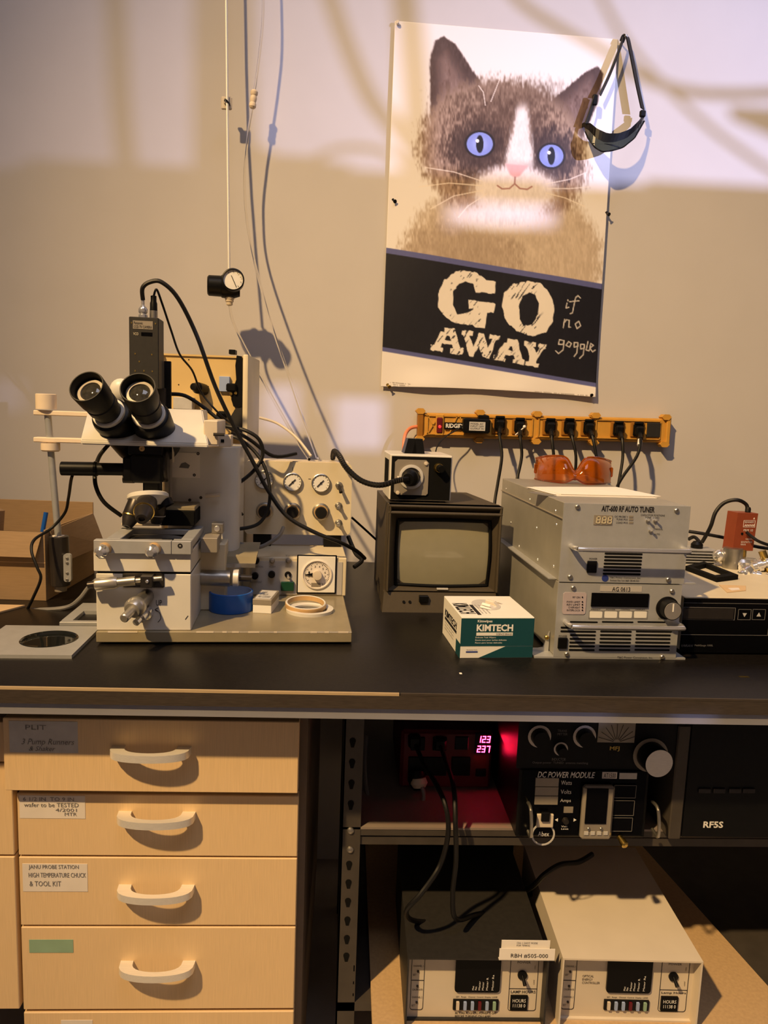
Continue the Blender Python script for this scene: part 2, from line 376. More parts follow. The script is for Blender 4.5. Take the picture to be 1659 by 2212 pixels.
for i, (y0, y1, v, x0, x1) in enumerate(rows):
    u0, w0, u1, w1 = CF.rect(x0, y0, x1, y1, v)
    if i: u0, u1 = ul, ur
    d = MB().box((u0, v, w0), (u1, v+0.019, w1), 0.0012).build('drawer', 'maple', cab)
    if i == 0: MB().box((u0+0.01, v+0.02, w0+0.006), (u1-0.006, v+0.3, w1-0.01)).build('drawer_box', 'carcass', d)
    if hc[i]:
        p = CF.v(hc[i][0], hc[i][1]-8, v); handle(d, p.x, p.z, v)
    else: handle(d, CF.v(342, 2250, 0).x, CF.v(342, 2250, 0).z, v)
    if i == 0:
        pbox(CF, 20, 1558, 168, 1626, v-0.0006, v, 'sticker', 'label_grey', d)
        ptext('3 Pump Runners', CF, 45, 1596, 158, 1612, v-0.0006, d, 'grey_ink', shear=.3); ptext('& Shaker', CF, 62, 1612, 118, 1622, v-0.0006, d, 'grey_ink', shear=.3); ptext('PLIT', CF, 55, 1566, 100, 1576, v-0.0006, d, 'grey_ink')
    if i == 1:
        pbox(CF, 42, 1719, 184, 1768, v-0.0006, v, 'sticker', 'label_paper', d)
        for k, (s, a, c, e, g) in enumerate((('6 1/2 IN  TO 9 IN', 50, 1722, 160, 1730), ('wafer to be TESTED', 52, 1734, 170, 1743), ('4/2001', 120, 1746, 166, 1753), ('MTR', 140, 1755, 166, 1762))): ptext(s, CF, a, c, e, g, v-0.0006, d, 'grey_ink')
    if i == 2:
        pbox(CF, 49, 1866, 189, 1926, v-0.0006, v, 'sticker', 'label_paper', d)
        for s, a, c, e, g in (('JANU PROBE STATION', 62, 1868, 170, 1879), ('HIGH TEMPERATURE CHUCK', 62, 1885, 186, 1895), ('& TOOL KIT', 64, 1903, 132, 1914)): ptext(s, CF, a, c, e, g, v-0.0006, d, 'grey_ink')
    if i == 3: pbox(CF, 63, 2030, 158, 2058, v-0.0006, v, 'tape_label', 'green_tape', d)
    if i == 4: pbox(CF, 132, 2204, 200, 2240, v-0.0006, v, 'sticker', 'label_paper', d)
NF = Fr((-0.75, -0.945, 0))
nb = thing('drawer_cabinet', NF, 'second maple cabinet cut off at the left photo edge', 'cabinet')
ue = ul-0.004
MB().box((-0.2, 0.02, 0.36), (NF.v(30, 1900, 0).x, 0.8, ZB-0.047)).build('body', 'carcass', nb)
for y0, y1 in ((1560, 1646), (1650, 1847), (1851, 2180)):
    w1, w0 = NF.v(20, y0, 0).z, NF.v(20, y1, 0).z; MB().box((-0.22, 0, w0), (NF.v(33, 1900, 0).x, 0.019, w1), 0.0012).build('drawer', 'maple', nb)

# ------------------------------------------------------------------ shelving rack under the bench
RF = Fr((0.03, -0.868, 0))
rk = thing('slotted_rack', RF, 'dark slotted steel shelving rack under the bench', 'shelf')
pu0, pu1 = RF.v(740, 1700, 0).x, RF.v(782, 1700, 0).x
ZS = WF.v(920, 1788, -0.868).z; ZL = 0.288
XR = 1.25
for (a, c) in ((pu0, 0), (XR, 0), (pu0, 0.62), (XR, 0.62)):
    MB().box((a, c, 0), (a+pu1-pu0, c+0.003, ZB-0.05)).box((a, c, 0), (a+0.003, c+0.035, ZB-0.05)).build('post', 'rack_grey', rk)
for k, y in enumerate((1605, 1650, 1695, 1740, 1870, 1910, 1950, 1990, 2030, 2068)):
    p = RF.v(762-(y-1600)*0.03, y, 0); b = MB()
    b.prism([(p.x+0.0055*math.cos(a), p.z+0.004+0.0055*math.sin(a)) for a in [math.radians(-30+20*j) for j in range(13)]]+[(p.x-0.0025, p.z-0.008), (p.x+0.0025, p.z-0.008)], 'uw', -0.0008, 0.0005); b.build('slot', 'black_matte', rk)
for y in (1794, 1835): 
    p = RF.v(761-(y-1600)*0.02, y, 0); MB().lathe(p, (0, -1, 0), [(0.0065, 0), (0.006, 0.002), (0.003, 0.004), (0, 0.0045)], 14).build('bolt', 'steel', rk)
MB().box((pu0, 0, ZS-0.004), (XR+0.03, 0.62, ZS), 0.0).build('shelf_deck', 'rack_deck', rk)
MB().box((pu0+0.03, 0.001, ZS-0.016), (XR, 0.004, ZS-0.004)).box((pu0+0.03, 0.004, ZS-0.035), (XR, 0.007, ZS-0.02)).build('shelf_beam', 'rack_grey', rk)
pe0, pe1 = RF.w(1659, 2130, ZL-0), RF.w(1475, 1925, ZL); sl = (pe1.x-pe0.x)/(pe1.y-pe0.y)
MB().prism([(pu1+0.03, -0.075), (pe0.x-sl*(pe0.y+0.075), -0.075), (pe0.x+sl*(0.62-pe0.y), 0.62), (pu1+0.03, 0.62)], 'uv', ZL-0.012, ZL).build('shelf_board', 'plywood', rk)
MB().box((pu0, 0, ZL-0.03), (XR+0.03, 0.62, ZL-0.0125), 0.0).build('shelf_deck', 'rack_grey', rk)
b = MB()
for k in range(15):
    y = 0.03+k*0.038; b.hexa([(pu0+0.03, y, ZL), (pu0+0.032, y, ZL), (pu0+0.032, y+0.008, ZL), (pu0+0.03, y+0.008, ZL), (pu0+0.03, y+0.014, ZL+0.05), (pu0+0.032, y+0.014, ZL+0.05), (pu0+0.032, y+0.022, ZL+0.05), (pu0+0.03, y+0.022, ZL+0.05)])
b.box((pu0+0.03, 0, ZL+0.05), (pu0+0.032, 0.62, ZL+0.062)).box((pu0+0.03, 0, ZL), (pu0+0.032, 0.62, ZL+0.006)).box((pu0+0.03, 0, ZL+0.024), (pu0+0.0318, 0.62, ZL+0.03)); b.build('side_rail', 'rack_grey', rk)

# ------------------------------------------------------------------ devices under the bench
F = Fr((0.2, WF.w(960, 1702, ZS).y, ZS)); SF = F
t = thing('power_conditioner', F, 'red power conditioner with glowing red digits on the upper rack shelf', 'power supply')
u0, w0, u1, w1 = F.rect(865, 1578, 1062, 1700, 0)
MB().box((u0, 0, 0), (u1, 0.22, w1), 0.004).build('case', 'red_case', t)
MB().box((u0+0.004, -0.004, 0.004), (u1-0.004, 0, w1-0.004), 0.002).build('front_panel', 'red_case', t)
for x0, y0, x1, y1 in ((888, 1593, 918, 1622), (935, 1593, 965, 1622), (983, 1592, 1012, 1620), (882, 1636, 965, 1676), (975, 1636, 1016, 1676), (1028, 1662, 1050, 1678)):
    pbox(F, x0, y0, x1, y1, -0.007, -0.003, 'socket', 'black_plastic', t, 0.001)
SEG = {'0': 'abcdef', '1': 'bc', '2': 'abged', '3': 'abgcd', '4': 'fgbc', '5': 'afgcd', '6': 'afgedc', '7': 'abc', '8': 'abcdefg', '9': 'abcdfg'}
def seven(fr, txt, x0, y0, x1, y1, v, m, parent, name='digit', th=0.16, slant=0.1):
    u0, w0, u1, w1 = fr.rect(x0, y0, x1, y1, v); n = len(txt); W = (u1-u0)/n
    for i, ch in enumerate(txt):
        a, c = u0+i*W+W*0.12, u0+(i+1)*W-W*0.16; h = w1-w0; tk = W*th; b = MB()
        R = {'a': (a, w1-tk, c, w1), 'd': (a, w0, c, w0+tk), 'g': (a, w0+h/2-tk/2, c, w0+h/2+tk/2), 'f': (a, w0+h/2, a+tk, w1), 'e': (a, w0, a+tk, w0+h/2), 'b': (c-tk, w0+h/2, c, w1), 'c': (c-tk, w0, c, w0+h/2)}
        for s_ in SEG[ch]:
            q = R[s_]; sh = lambda z_: (z_-w0)*slant
            b.prism([(q[0]+sh(q[1]), q[1]), (q[2]+sh(q[1]), q[1]), (q[2]+sh(q[3]), q[3]), (q[0]+sh(q[3]), q[3])], 'uw', v-0.001, v)
        b.build(name, m, parent)
pbox(F, 1026, 1584, 1062, 1628, -0.0055, -0.003, 'display', 'black_gloss', t)
seven(F, '123', 1030, 1590, 1060, 1604, -0.0058, 'red_led', t); seven(F, '237', 1029, 1611, 1059, 1625, -0.0058, 'red_led', t)
def pipe(name, pts, r, m, label, cat, group=None): return cable(name, pts, r, m, label, cat, group)
# plugs of the conditioner
p = F.v(903, 1682, -0.03)
b = thing('plug_cord', F, 'grey cord with pale plug hanging from the red conditioner', 'cord')
MB().lathe(F.v(900, 1668, -0.006), (0, -0.55, -0.8), [(0, 0), (0.016, 0.0), (0.018, 0.015), (0.014, 0.026), (0.006, 0.034), (0, 0.034)], 14).build('plug', 'black_plastic', b)
MB().lathe(F.v(904, 1680, -0.02), (0.1, -0.3, -0.9), [(0, 0), (0.014, 0), (0.017, 0.01), (0.012, 0.018), (0, 0.02)], 14).build('collar', 'ctl_white', b)
MB().tube([F.v(912, 1700, -0.035), F.v(915, 1725, -0.045), F.v(895, 1760, -0.06), F.v(860, 1773, -0.07), F.v(820, 1762, -0.06), F.v(795, 1720, -0.03), F.v(788, 1650, 0.02), F.v(792, 1590, 0.06)], 0.004, 8).build('cord', 'grey_cable', b)
for lab, pts in (('black cord dropping from the left socket of the red conditioner', [(895, 1600, SF.o[1]-.01), (915, 1650, -0.79), (940, 1690, -0.86), (962, 1740, -0.90), (968, 1800, -0.905), (950, 1870, -0.90), (910, 1930, -0.93), (878, 1968, -0.92), (900, 1990, -0.86), (990, 1988, -0.80), (1060, 1975, -0.74)]),
                 ('black cord dropping straight from the middle socket of the red conditioner', [(950, 1605, SF.o[1]-.01), (965, 1650, -0.80), (980, 1700, -0.87), (984, 1780, -0.905), (985, 1860, -0.90), (978, 1930, -0.90), (985, 1985, -0.9), (1030, 1975, -0.84), (1080, 1965, -0.78), (1150, 1930, -0.7)])):
    o = thing('plug_cord', Fr((0.15, -0.8, ZS)), lab, 'cord')
    q = [WF.v(*k)-Vector(o.location) for k in pts]
    MB().tube(q, 0.0045, 8).build('cord', 'rubber', o)
    MB().box(q[0]+Vector((-0.012, -0.012, -0.012)), q[0]+Vector((0.012, 0.012, 0.012)), 0.004).build('plug', 'black_plastic', o)

F = Fr((0.41, -0.895, ZS))
t = thing('power_module', F, 'black DC power module with three grey readouts on the rack shelf', 'power supply')
u0, w0, u1, w1 = F.rect(1118, 1662, 1398, 1808, 0); w0 = 0
MB().box((u0, 0, 0), (u1, 0.42, w1), 0.002).build('case', 'black_plastic', t)
pbox(F, 1126, 1664, 1392, 1806, -0.003, 0, 'front_panel', 'black_gloss', t, 0.001)
ptext('DC POWER MODULE', F, 1161, 1667, 1283, 1680, -0.003, t, 'white_ink', shear=.25, bold=.012)
pbox(F, 1301, 1668, 1333, 1682, -0.004, -0.003, 'badge', 'label_paper', t); ptext('AT1500', F, 1304, 1670, 1330, 1680, -0.004, t, 'ink')
pbox(F, 1338, 1670, 1376, 1683, -0.004, -0.003, 'badge', 'label_grey', t)
for k, s_ in enumerate(('Watts', 'Volts', 'Amps')):
    y = 1681+k*19.6; pbox(F, 1157-k, y, 1207-k, y+18, -0.005, -0.003, 'readout', 'tan_plate', t); ptext(s_, F, 1212-k, y+5, 1235-k, y+14, -0.003, t, 'white_ink')
u0, w0, u1, w1 = F.rect(1253, 1692, 1320, 1806, -0.003)
MB().box((u0, -0.016, w0), (u1, -0.003, w1), 0.004).build('display_bezel', 'tan_plate', t)
pbox(F, 1266, 1704, 1312, 1780, -0.0175, -0.016, 'display', 'black_gloss', t)
for x in (1271, 1298): screw(F, x, 1790, -0.016, 0.003, t)
for x in (1262, 1276, 1290, 1304): pbox(F, x, 1797, x+9, 1804, -0.0175, -0.016, 'key', 'label_grey', t)
for x0, y0, x1, y1 in ((1326, 1696, 1374, 1724), (1322, 1729, 1370, 1762), (1320, 1766, 1366, 1796)):
    pbox(F, x0, y0, x1, y1, -0.006, -0.003, 'rack_window', 'black_gloss', t); frame_line(F, x0, y0, x1, y1, -0.006, 0.0008, 'window_edge', 'grey_ink', t)
pbox(F, 1160, 1760, 1196, 1788, -0.008, -0.003, 'switch_guard', 'ctl_white', t, 0.001); pbox(F, 1170, 1756, 1188, 1776, -0.012, -0.006, 'switch', 'black_plastic', t, 0.001)
pbox(F, 1218, 1743, 1238, 1756, -0.004, -0.003, 'lamp_window', 'tan_plate', t)
MB().lathe(F.v(1221, 1772, -0.003), (0, -1, 0), [(0, 0), (0.006, 0), (0.005, 0.006), (0, 0.006)], 14).build('button', 'gun', t)
for sg, x in ((-1, 1205), (1, 1239)):
    q = F.v(x, 1771, -0.003); MB().prism([(q.x, q.z-0.003), (q.x+sg*0.005, q.z), (q.x, q.z+0.003)], 'uw', -0.0036, -0.003).build('arrow', 'white_ink', t)
ptext('Volt\nLimit', F, 1212, 1783, 1228, 1792, -0.003, t, 'white_ink')
q = F.v(1173, 1802, -0.003); MB().lathe(q, (0, -1, 0.0), [(0.021, 0), (0.021, 0.0008), (0.018, 0.0008), (0.018, 0)], 24).build('logo_ring', 'label_grey', t).scale = (1, 1, 1)
ptext('Abex', F, 1162, 1796, 1186, 1806, -0.003, t, 'white_ink')
MB().lathe(F.v(1338, 1808, -0.003), (0.25, -0.9, -0.3), [(0, 0), (0.005, 0), (0.005, 0.008), (0.0065, 0.009), (0.0065, 0.018), (0.004, 0.02), (0, 0.02)], 14).build('terminal', 'brass', t)
for x in (1141, 1412):
    pa, pb_ = F.v(x, 1735, -0.004), F.v(x, 1795, -0.004)
    MB().tube([pa+Vector((0, 0.006, 0)), pa+Vector((0, -0.02, -0.002)), pb_+Vector((0, -0.02, 0.002)), pb_+Vector((0, 0.006, 0))], 0.003, 8, 4).build('handle', 'steel', t)
HM = F.v(1250, 1662, 0).z
F2 = Fr((0.41, -0.895, ZS+HM)); 
t = thing('antenna_tuner', F2, 'black tuner with round knobs and cross needle meter above the power module', 'tuner')
u0, w0, u1, w1 = F2.rect(1118, 1560, 1474, 1660, 0)
MB().box((u0, 0, 0.0005), (u1, 0.3, ZB-0.05-ZS-HM)).build('case', 'black_plastic', t)
for x, y, r in ((1165, 1590, 0.0155), (1262, 1590, 0.0155), (1211, 1617, 0.0095)):
    q = F2.v(x, y, 0)
    MB().lathe(q, (0, -1, 0), [(0, 0.001), (r*1.25, 0.001), (r*1.3, 0.002), (r*1.05, 0.002), (0, 0.0021)], 24).build('dial_ring', 'label_paper', t)
    MB().lathe(q+Vector((0, -0.002, 0)), (0, -1, 0), [(r, 0), (r*0.92, 0.016), (0, 0.016)], 18).build('knob', 'black_plastic', t)
pbox(F2, 1292, 1556, 1372, 1604, -0.002, 0, 'meter', 'tan_plate', t)
b = MB(); q = F2.v(1332, 1604, -0.002)
for a in range(20, 165, 18):
    c_, s_ = math.cos(math.radians(a)), math.sin(math.radians(a)); b.tube([q+Vector((c_*0.006, -0.0006, s_*0.006)), q+Vector((c_*0.034, -0.0006, s_*0.034))], 0.0004, 4)
b.build('meter_scale', 'ink', t)
ptext('MFJ', F2, 1317, 1612, 1338, 1623, -0.0005, t, 'brass', bold=.02); ptext('Output power  TUNED  antenna matching', F2, 1150, 1645, 1270, 1651, -0.0005, t, 'grey_ink'); ptext('TRANS\nMITTER', F2, 1204, 1576, 1226, 1588, -0.0005, t, 'grey_ink'); ptext('INDUCTOR', F2, 1192, 1637, 1222, 1643, -0.0005, t, 'grey_ink')
q = F2.v(1404, 1630, 0)
MB().lathe(q, (0, -1, 0), [(0, 0.001), (0.030, 0.001), (0.031, 0.003), (0.026, 0.003), (0, 0.0031)], 32).build('dial_ring', 'tan_plate', t)
MB().lathe(q+Vector((0, -0.003, 0)), (0.08, -1, 0.0), [(0.025, 0), (0.0245, 0.03), (0, 0.03)], 32).build('knob', 'black_plastic', t)
MB().lathe(q+Vector((0.0024, -0.033, 0)), (0.08, -1, 0.0), [(0.0243, -0.001), (0.0243, 0.0005), (0, 0.0006)], 32).build('knob_face', 'brushed', t)

F = Fr((0.70, -0.895, ZS))
t = thing('radio_generator', F, 'large black generator lettered RF5S at the right end of the rack shelf', 'generator')
u0 = F.v(1480, 1700, 0).x
MB().box((u0, 0, 0), (0.2, 0.45, ZB-0.06-ZS), 0.003).build('case', 'black_plastic', t)
ptext('RF5S', F, 1519, 1774, 1562, 1788, 0, t, 'white_ink', bold=.03)
for x in (1510, 1542, 1576, 1606): pbox(F, x, 1704, x+26, 1714, -0.003, 0, 'button', 'gun', t, 0.001)
MB().box((F.v(1452, 1700, 0).x, -0.004, 0), (u0-0.001, 0.3, ZB-0.1-ZS), 0.002).build('side_flange', 'rack_grey', t)

# lamp controllers on the lower shelf
def controller(ox, dy, rot, label, name2, xs, hood='ctl_white'):
    W_, H_, D_ = 0.245, ZC-ZL, 0.33
    f = Fr((ox, -0.93+dy, ZL), rot); t = thing('lamp_controller', f, label, 'controller', 'lamp controllers on the lower rack shelf')
    b = MB(); th = 0.003
    b.box((0, -0.012, H_-th), (W_, D_, H_)).box((0, -0.012, 0), (th, D_, H_-th)).box((W_-th, -0.012, 0), (W_, D_, H_-th)).box((th, 0.006, 0), (W_-th, D_, th)); b.build('hood', hood, t)
    MB().box((th, 0.012, th), (W_-th, 0.016, H_-th)).build('front_panel', 'ctl_white', t)
    v = 0.012
    def R(a, c, e, g): return (W_*a, H_*c, W_*e, H_*g)
    def pr(r, nm, m, d=0.0012, rad=0.004): u0, w0, u1, w1 = R(*r); return MB().prism(rrect(u0, w0, u1, w1, rad), 'uw', v-d, v+0.001).build(nm, m, t)
    def ol(r, nm='outline', tk=0.0009):
        u0, w0, u1, w1 = R(*r); b = MB(); A = rrect(u0, w0, u1, w1, 0.005); B_ = rrect(u0+tk, w0+tk, u1-tk, w1-tk, 0.005-tk)
        for i in range(len(A)):
            j = (i+1) % len(A); b.hexa([(A[i][0], v-0.0006, A[i][1]), (A[j][0], v-0.0006, A[j][1]), (B_[j][0], v-0.0006, B_[j][1]), (B_[i][0], v-0.0006, B_[i][1])]+[(p_[0], v, p_[1]) for p_ in (A[i], A[j], B_[j], B_[i])])
        b.build(nm, 'ink', t)
    pr((.355, .40, .68, .975), 'display', 'black_gloss', 0.004, 0.006)
    for k, (a, h_) in enumerate(((.48, .06), (.50, .05), (.525, .13), (.55, .12), (.58, .18), (.62, .22))):
        text('Meter Range'[:3+k], R(a, .44, a+.014, .44+h_), v-0.0048, t, 'white_ink', turn=90)
    pr((.35, .14, .68, .285), 'key_strip', 'black_plastic', 0.003, 0.001)
    for k, m in enumerate(('ctl_white', 'pale_blue', 'pale_blue', 'red_case', 'pale_blue', 'green_tape')): pr((.372+k*.053, .155, .394+k*.053, .27), 'key', m, 0.006, 0.001)
    text('SET   Range   Channel  Control  Display  LAMP', R(.37, .30, .67, .325), v-0.0006, t)
    ol((.04, .12, .135, .945)); b = MB(); b.box((W_*.04, v-0.0006, H_*.54), (W_*.135, v, H_*.547)); b.build('outline', 'ink', t)
    for s_, z_ in (('INTENSITY', .84), ('CHANNEL 1', .735), ('SET', .61), ('CALIBRATE', .40), ('CHANNEL 2', .29), ('SET', .17)): text(s_, R(.052, z_, .052+.0082*len(s_), z_+.026), v-0.0006, t)
    for z_ in (.90, .67, .46, .23):
        MB().lathe((W_*.088, v, H_*z_), (0, -1, 0), [(0, 0), (0.0022, 0), (0.0018, 0.002), (0, 0.002)], 10).build('trim_screw', 'gun', t)
    ol((.75, .12, .955, .87)); b = MB(); b.box((W_*.75, v-0.0006, H_*.435), (W_*.955, v, H_*.442)); b.build('outline', 'ink', t)
    text('POWER', R(.80, .80, .895, .83), v-0.0006, t); text(name2, R(.765, .375, .945, .415), v-0.0006, t, bold=.01)
    text('ON', R(.925, .72, .933, .77), v-0.0006, t, turn=90); text('OFF', R(.925, .50, .933, .57), v-0.0006, t, turn=90)
    c = Vector((W_*.84, v, H_*.64))
    MB().lathe(c, (0, -1, 0), [(0, 0), (0.0085, 0), (0.0085, 0.003), (0.005, 0.004), (0, 0.004)], 18).build('switch_nut', 'black_plastic', t)
    MB().cyl(c+Vector((0, -0.003, 0)), c+Vector((0.002, -0.016, -0.008)), 0.0025, 0.0035, 12).build('toggle', 'black_plastic', t)
    pr((.765, .145, .89, .35), 'hour_meter', 'black_gloss', 0.003, 0.001); text('HOURS\n11138 0', R(.78, .19, .875, .31), v-0.0036, t, 'white_ink')
    if xs: text('BE SURE ALIGNERS POWER IS OFF\nBEFORE TURNING ON LAMP!', R(.37, .02, .67, .10), v-0.0006, t)
    else: text('OPTICAL\nENERGY\nCONTROLLER', R(.18, .50, .31, .63), v-0.0006, t)
    return f, t
ZC = WF.v(1376, 2070, -0.942).z
fc, tcn = controller(WF.v(1217, 2070, -0.942).x, 0, -2.0, 'right hand cream optical energy controller with overhanging hood', 'Lamp Hours', False)
ZCL = WF.v(1040, 2069, -0.942).z
ZC = ZCL
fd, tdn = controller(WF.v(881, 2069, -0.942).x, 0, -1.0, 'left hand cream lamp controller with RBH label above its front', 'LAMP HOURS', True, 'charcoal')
b = fd; hz = ZCL-ZL
q0, q1 = fd.v(1078, 2065, -0.014), fd.v(1198, 2065, -0.014)
o = thing('paper_label', Fr(fd.world((q0.x, -0.012, hz)), -1.0), 'white RBH #505-000 paper label on the left controller top edge', 'label')
MB().box((0, -0.003, 0.0002), (q1.x-q0.x, -0.0022, 0.022)).build('card', 'paper', o); MB().box((0.004, 0.002, 0.0002), (q1.x-q0.x-0.008, 0.0028, 0.034)).build('card', 'paper', o)
MB().box((0, -0.003, 0), (q1.x-q0.x, 0.003, 0.0012)).build('foot', 'paper', o)
text('RBH #505-000', (0.02, 0.005, q1.x-q0.x-0.012, 0.013), -0.0036, o); text('CH1 1 SHOT MODE\nFOR TIMING', (0.03, 0.023, q1.x-q0.x-0.03, 0.031), 0.0014, o, 'grey_ink')
o = thing('black_case', Fr((0.19, -0.60, ZL)), 'black instrument case in the shade behind the left lamp controller', 'case')
MB().box((-0.02, 0.0, 0), (0.20, 0.28, 0.22), 0.004).build('case', 'black_plastic', o); MB().box((0.0, -0.004, 0.02), (0.18, 0, 0.2), 0.002).build('front_panel', 'black_matte', o)
cable('mains_cable', [(1280, 1845, -0.72), (1250, 1862, -0.74), (1210, 1868, -0.76), (1175, 1890, -0.77), (1150, 1915, -0.76), (1110, 1935, -0.72)], 0.005, 'rubber', 'black cord lying over the right lamp controller back', 'cord')

# ------------------------------------------------------------------ on the wall: poster
PC = [(853, 45), (1335, 85), (1285, 858), (823, 835)]
def smooth(a, b, x): t_ = np.clip((x-a)/(b-a), 0, 1); return t_*t_*(3-2*t_)
def vnoise(x, y, seed=0):
    r = np.random.RandomState(seed); T = r.rand(256, 256); xi = np.floor(x).astype(int); yi = np.floor(y).astype(int); fx = x-xi; fy = y-yi
    fx = fx*fx*(3-2*fx); fy = fy*fy*(3-2*fy); g = lambda a, b_: T[a % 256, b_ % 256]
    return (g(xi, yi)*(1-fx)+g(xi+1, yi)*fx)*(1-fy)+(g(xi, yi+1)*(1-fx)+g(xi+1, yi+1)*fx)*fy
def inpoly(X, Y, poly):
    ins = np.zeros(X.shape, bool)
    for (x0, y0), (x1, y1) in zip(poly, poly[1:]+poly[:1]):
        if y0 == y1: continue
        c_ = ((y0 > Y) != (y1 > Y)) & (X < (x1-x0)*(Y-y0)/(y1-y0)+x0); ins ^= c_
    return ins
def segdist(X, Y, pts):
    d = np.full(X.shape, 1e9)
    for (x0, y0), (x1, y1) in zip(pts, pts[1:]):
        L_ = (x1-x0)**2+(y1-y0)**2+1e-9; t_ = np.clip(((X-x0)*(x1-x0)+(Y-y0)*(y1-y0))/L_, 0, 1); d = np.minimum(d, np.hypot(X-x0-t_*(x1-x0), Y-y0-t_*(y1-y0)))
    return d
def poster_colours(X, Y):
    C_ = np.zeros(X.shape+(3,)); C_[:] = (236, 230, 226)
    n1 = vnoise(X/5, Y/14, 1); n2 = vnoise(X/2.2, Y/7, 2); n3 = vnoise(X/30, Y/30, 3); fur = (n1-.5)*.6+(n2-.5)*.6
    def put(mask, col, var=26):
        c_ = np.array(col, float)+(fur*var)[..., None]; C_[:] = C_*(1-mask[..., None])+c_*mask[..., None]
    soft = lambda d, w_: smooth(w_, -w_, d+fur*w_*1.6)
    # chest
    ch = ((X-1085)/215)**2+((Y-560)/170)**2; put(soft((ch-1)*90, 16), (196, 178, 158)); put(soft((((X-1000)/120)**2+((Y-560)/90)**2-1)*60, 30)*.5, (158, 136, 116))
    # ears
    for P_, I_ in (([(930, 285), (928, 130), (940, 88), (958, 78), (984, 96), (1052, 200)], [(950, 250), (948, 130), (962, 112), (1016, 196), (990, 230)]), ([(1180, 228), (1262, 158), (1290, 143), (1303, 160), (1292, 220), (1256, 300)], [(1205, 232), (1276, 166), (1284, 200), (1246, 272)])):
        d = np.where(inpoly(X, Y, P_), -1, 1)*segdist(X, Y, P_+P_[:1]); put(smooth(2.5, -2.5, d+fur*3), (78, 58, 52)); d = np.where(inpoly(X, Y, I_), -1, 1)*segdist(X, Y, I_+I_[:1]); put(soft(d, 14)*.8, (134, 108, 98), 50)
    # head
    hx = np.where(X < 1095, 190., 172.); hd = (np.hypot((X-1095)/hx, (Y-330-.10*(X-1095))/158)-1)*160
    put(soft(hd, 15), (158, 132, 112), 44); put(soft(hd+44, 30), (104, 80, 66), 40)
    for ex, ey in ((1035, 318), (1188, 338)): put(soft((np.hypot((X-ex)/62, (Y-ey)/56)-1)*50, 20)*.85, (64, 46, 40), 24)
    put(soft((np.hypot((X-1100)/120, (Y-215)/42)-1)*40, 20)*.5, (92, 70, 58))
    # pale muzzle, blaze, chin
    bl = np.abs(X-(1128+(230-Y)*.06))-(8+np.clip(Y-220, 0, 150)*.17); put(smooth(8, -6, bl+fur*10)*smooth(212, 245, Y)*smooth(390, 340, Y), (232, 224, 220), 24)
    put(soft((np.hypot((X-1110)/92, (Y-412)/54)-1)*60, 12), (234, 224, 222), 24); put(soft((np.hypot((X-1085)/100, (Y-470)/34)-1)*36, 14)*.9, (228, 218, 212), 26)
    # eyes
    for ex, ey, rx, ry in ((1036, 312, 29, 26), (1190, 338, 27, 25)):
        e = np.hypot((X-ex)/rx, (Y-ey)/ry); put(smooth(1.18, 1.1, e), (34, 24, 24), 2); put(smooth(1.0, .94, e), (132, 146, 216), 4); put(smooth(.8, .3, e)*.4, (176, 190, 240), 2)
        put(smooth(1.1, .9, np.hypot((X-ex)/8, (Y-ey)/19)), (18, 16, 26), 1); put(smooth(1.1, .8, np.hypot((X-ex+5)/4, (Y-ey+7)/4)), (250, 250, 255), 0)
    # nose and small mouth
    NP = [(1092, 356), (1138, 360), (1122, 380), (1112, 384), (1102, 378)]; d = np.where(inpoly(X, Y, NP), -1, 1)*segdist(X, Y, NP+NP[:1]); put(smooth(4, -2, d), (224, 170, 168), 8)
    d = segdist(X, Y, [(1112, 384), (1111, 398), (1100, 408), (1084, 409), (1074, 402)]); put(smooth(2.6, .8, d), (176, 132, 130), 4); d = segdist(X, Y, [(1111, 398), (1122, 408), (1138, 410), (1148, 404)]); put(smooth(2.6, .8, d), (176, 132, 130), 4)
    # whiskers
    for a in ([(1040, 392), (980, 372), (918, 362)], [(1040, 402), (970, 396), (905, 404)], [(1042, 412), (980, 424), (930, 452)], [(1050, 420), (1010, 446), (990, 470)], [(1180, 398), (1230, 388), (1268, 372)], [(1182, 408), (1230, 408), (1272, 404)], [(1180, 418), (1220, 428), (1262, 446)], [(1060, 220), (1072, 190), (1080, 170)], [(1048, 228), (1044, 200), (1034, 186)]):
        put(smooth(1.8, .5, segdist(X, Y, a))*.75, (240, 228, 216), 0)
    # band with words
    L_ = lambda x0, y0, x1, y1: Y-(y0+(X-x0)*(y1-y0)/(x1-x0))
    tb, bb = L_(835, 535, 1305, 614), L_(823, 758, 1284, 836)
    band = smooth(-1, 1, tb)*smooth(1, -1, bb); put(band, (92, 96, 150), 3)
    core = smooth(11, 13, tb)*smooth(-8, -10, bb); put(core, (20, 19, 28), 6)
    G_ = [(1069,616),(1071,634),(1067,632),(1063,617),(1049,607),(1051,600),(1030,588),(1003,584),(980,590),(958,607),(947,636),(945,662),(955,688),(984,702),(1025,708),(1046,710),(1050,690),(1066,674),(1070,656),(1056,651),(1011,647),(1013,668),(1022,668),(1020,676),(990,677),(981,660),(979,630),(990,612),(1008,608),(1022,614),(1030,632),(1066,634)]
    G_ = [(1050,606),(1071,608),(1068,634),(1027,632),(1022,614),(1006,609),(990,613),(980,630),(979,658),(988,678),(1006,677),(1021,668),(1012,668),(1011,647),(1071,656),(1066,676),(1052,676),(1047,709),(1026,708),(1020,702),(984,699),(960,684),(947,664),(946,636),(958,607),(982,588),(1003,584),(1030,590)]
    O_ = [(1140,607),(1166,612),(1186,632),(1197,660),(1194,694),(1178,718),(1150,727),(1120,718),(1094,696),(1084,664),(1088,634),(1108,614)]
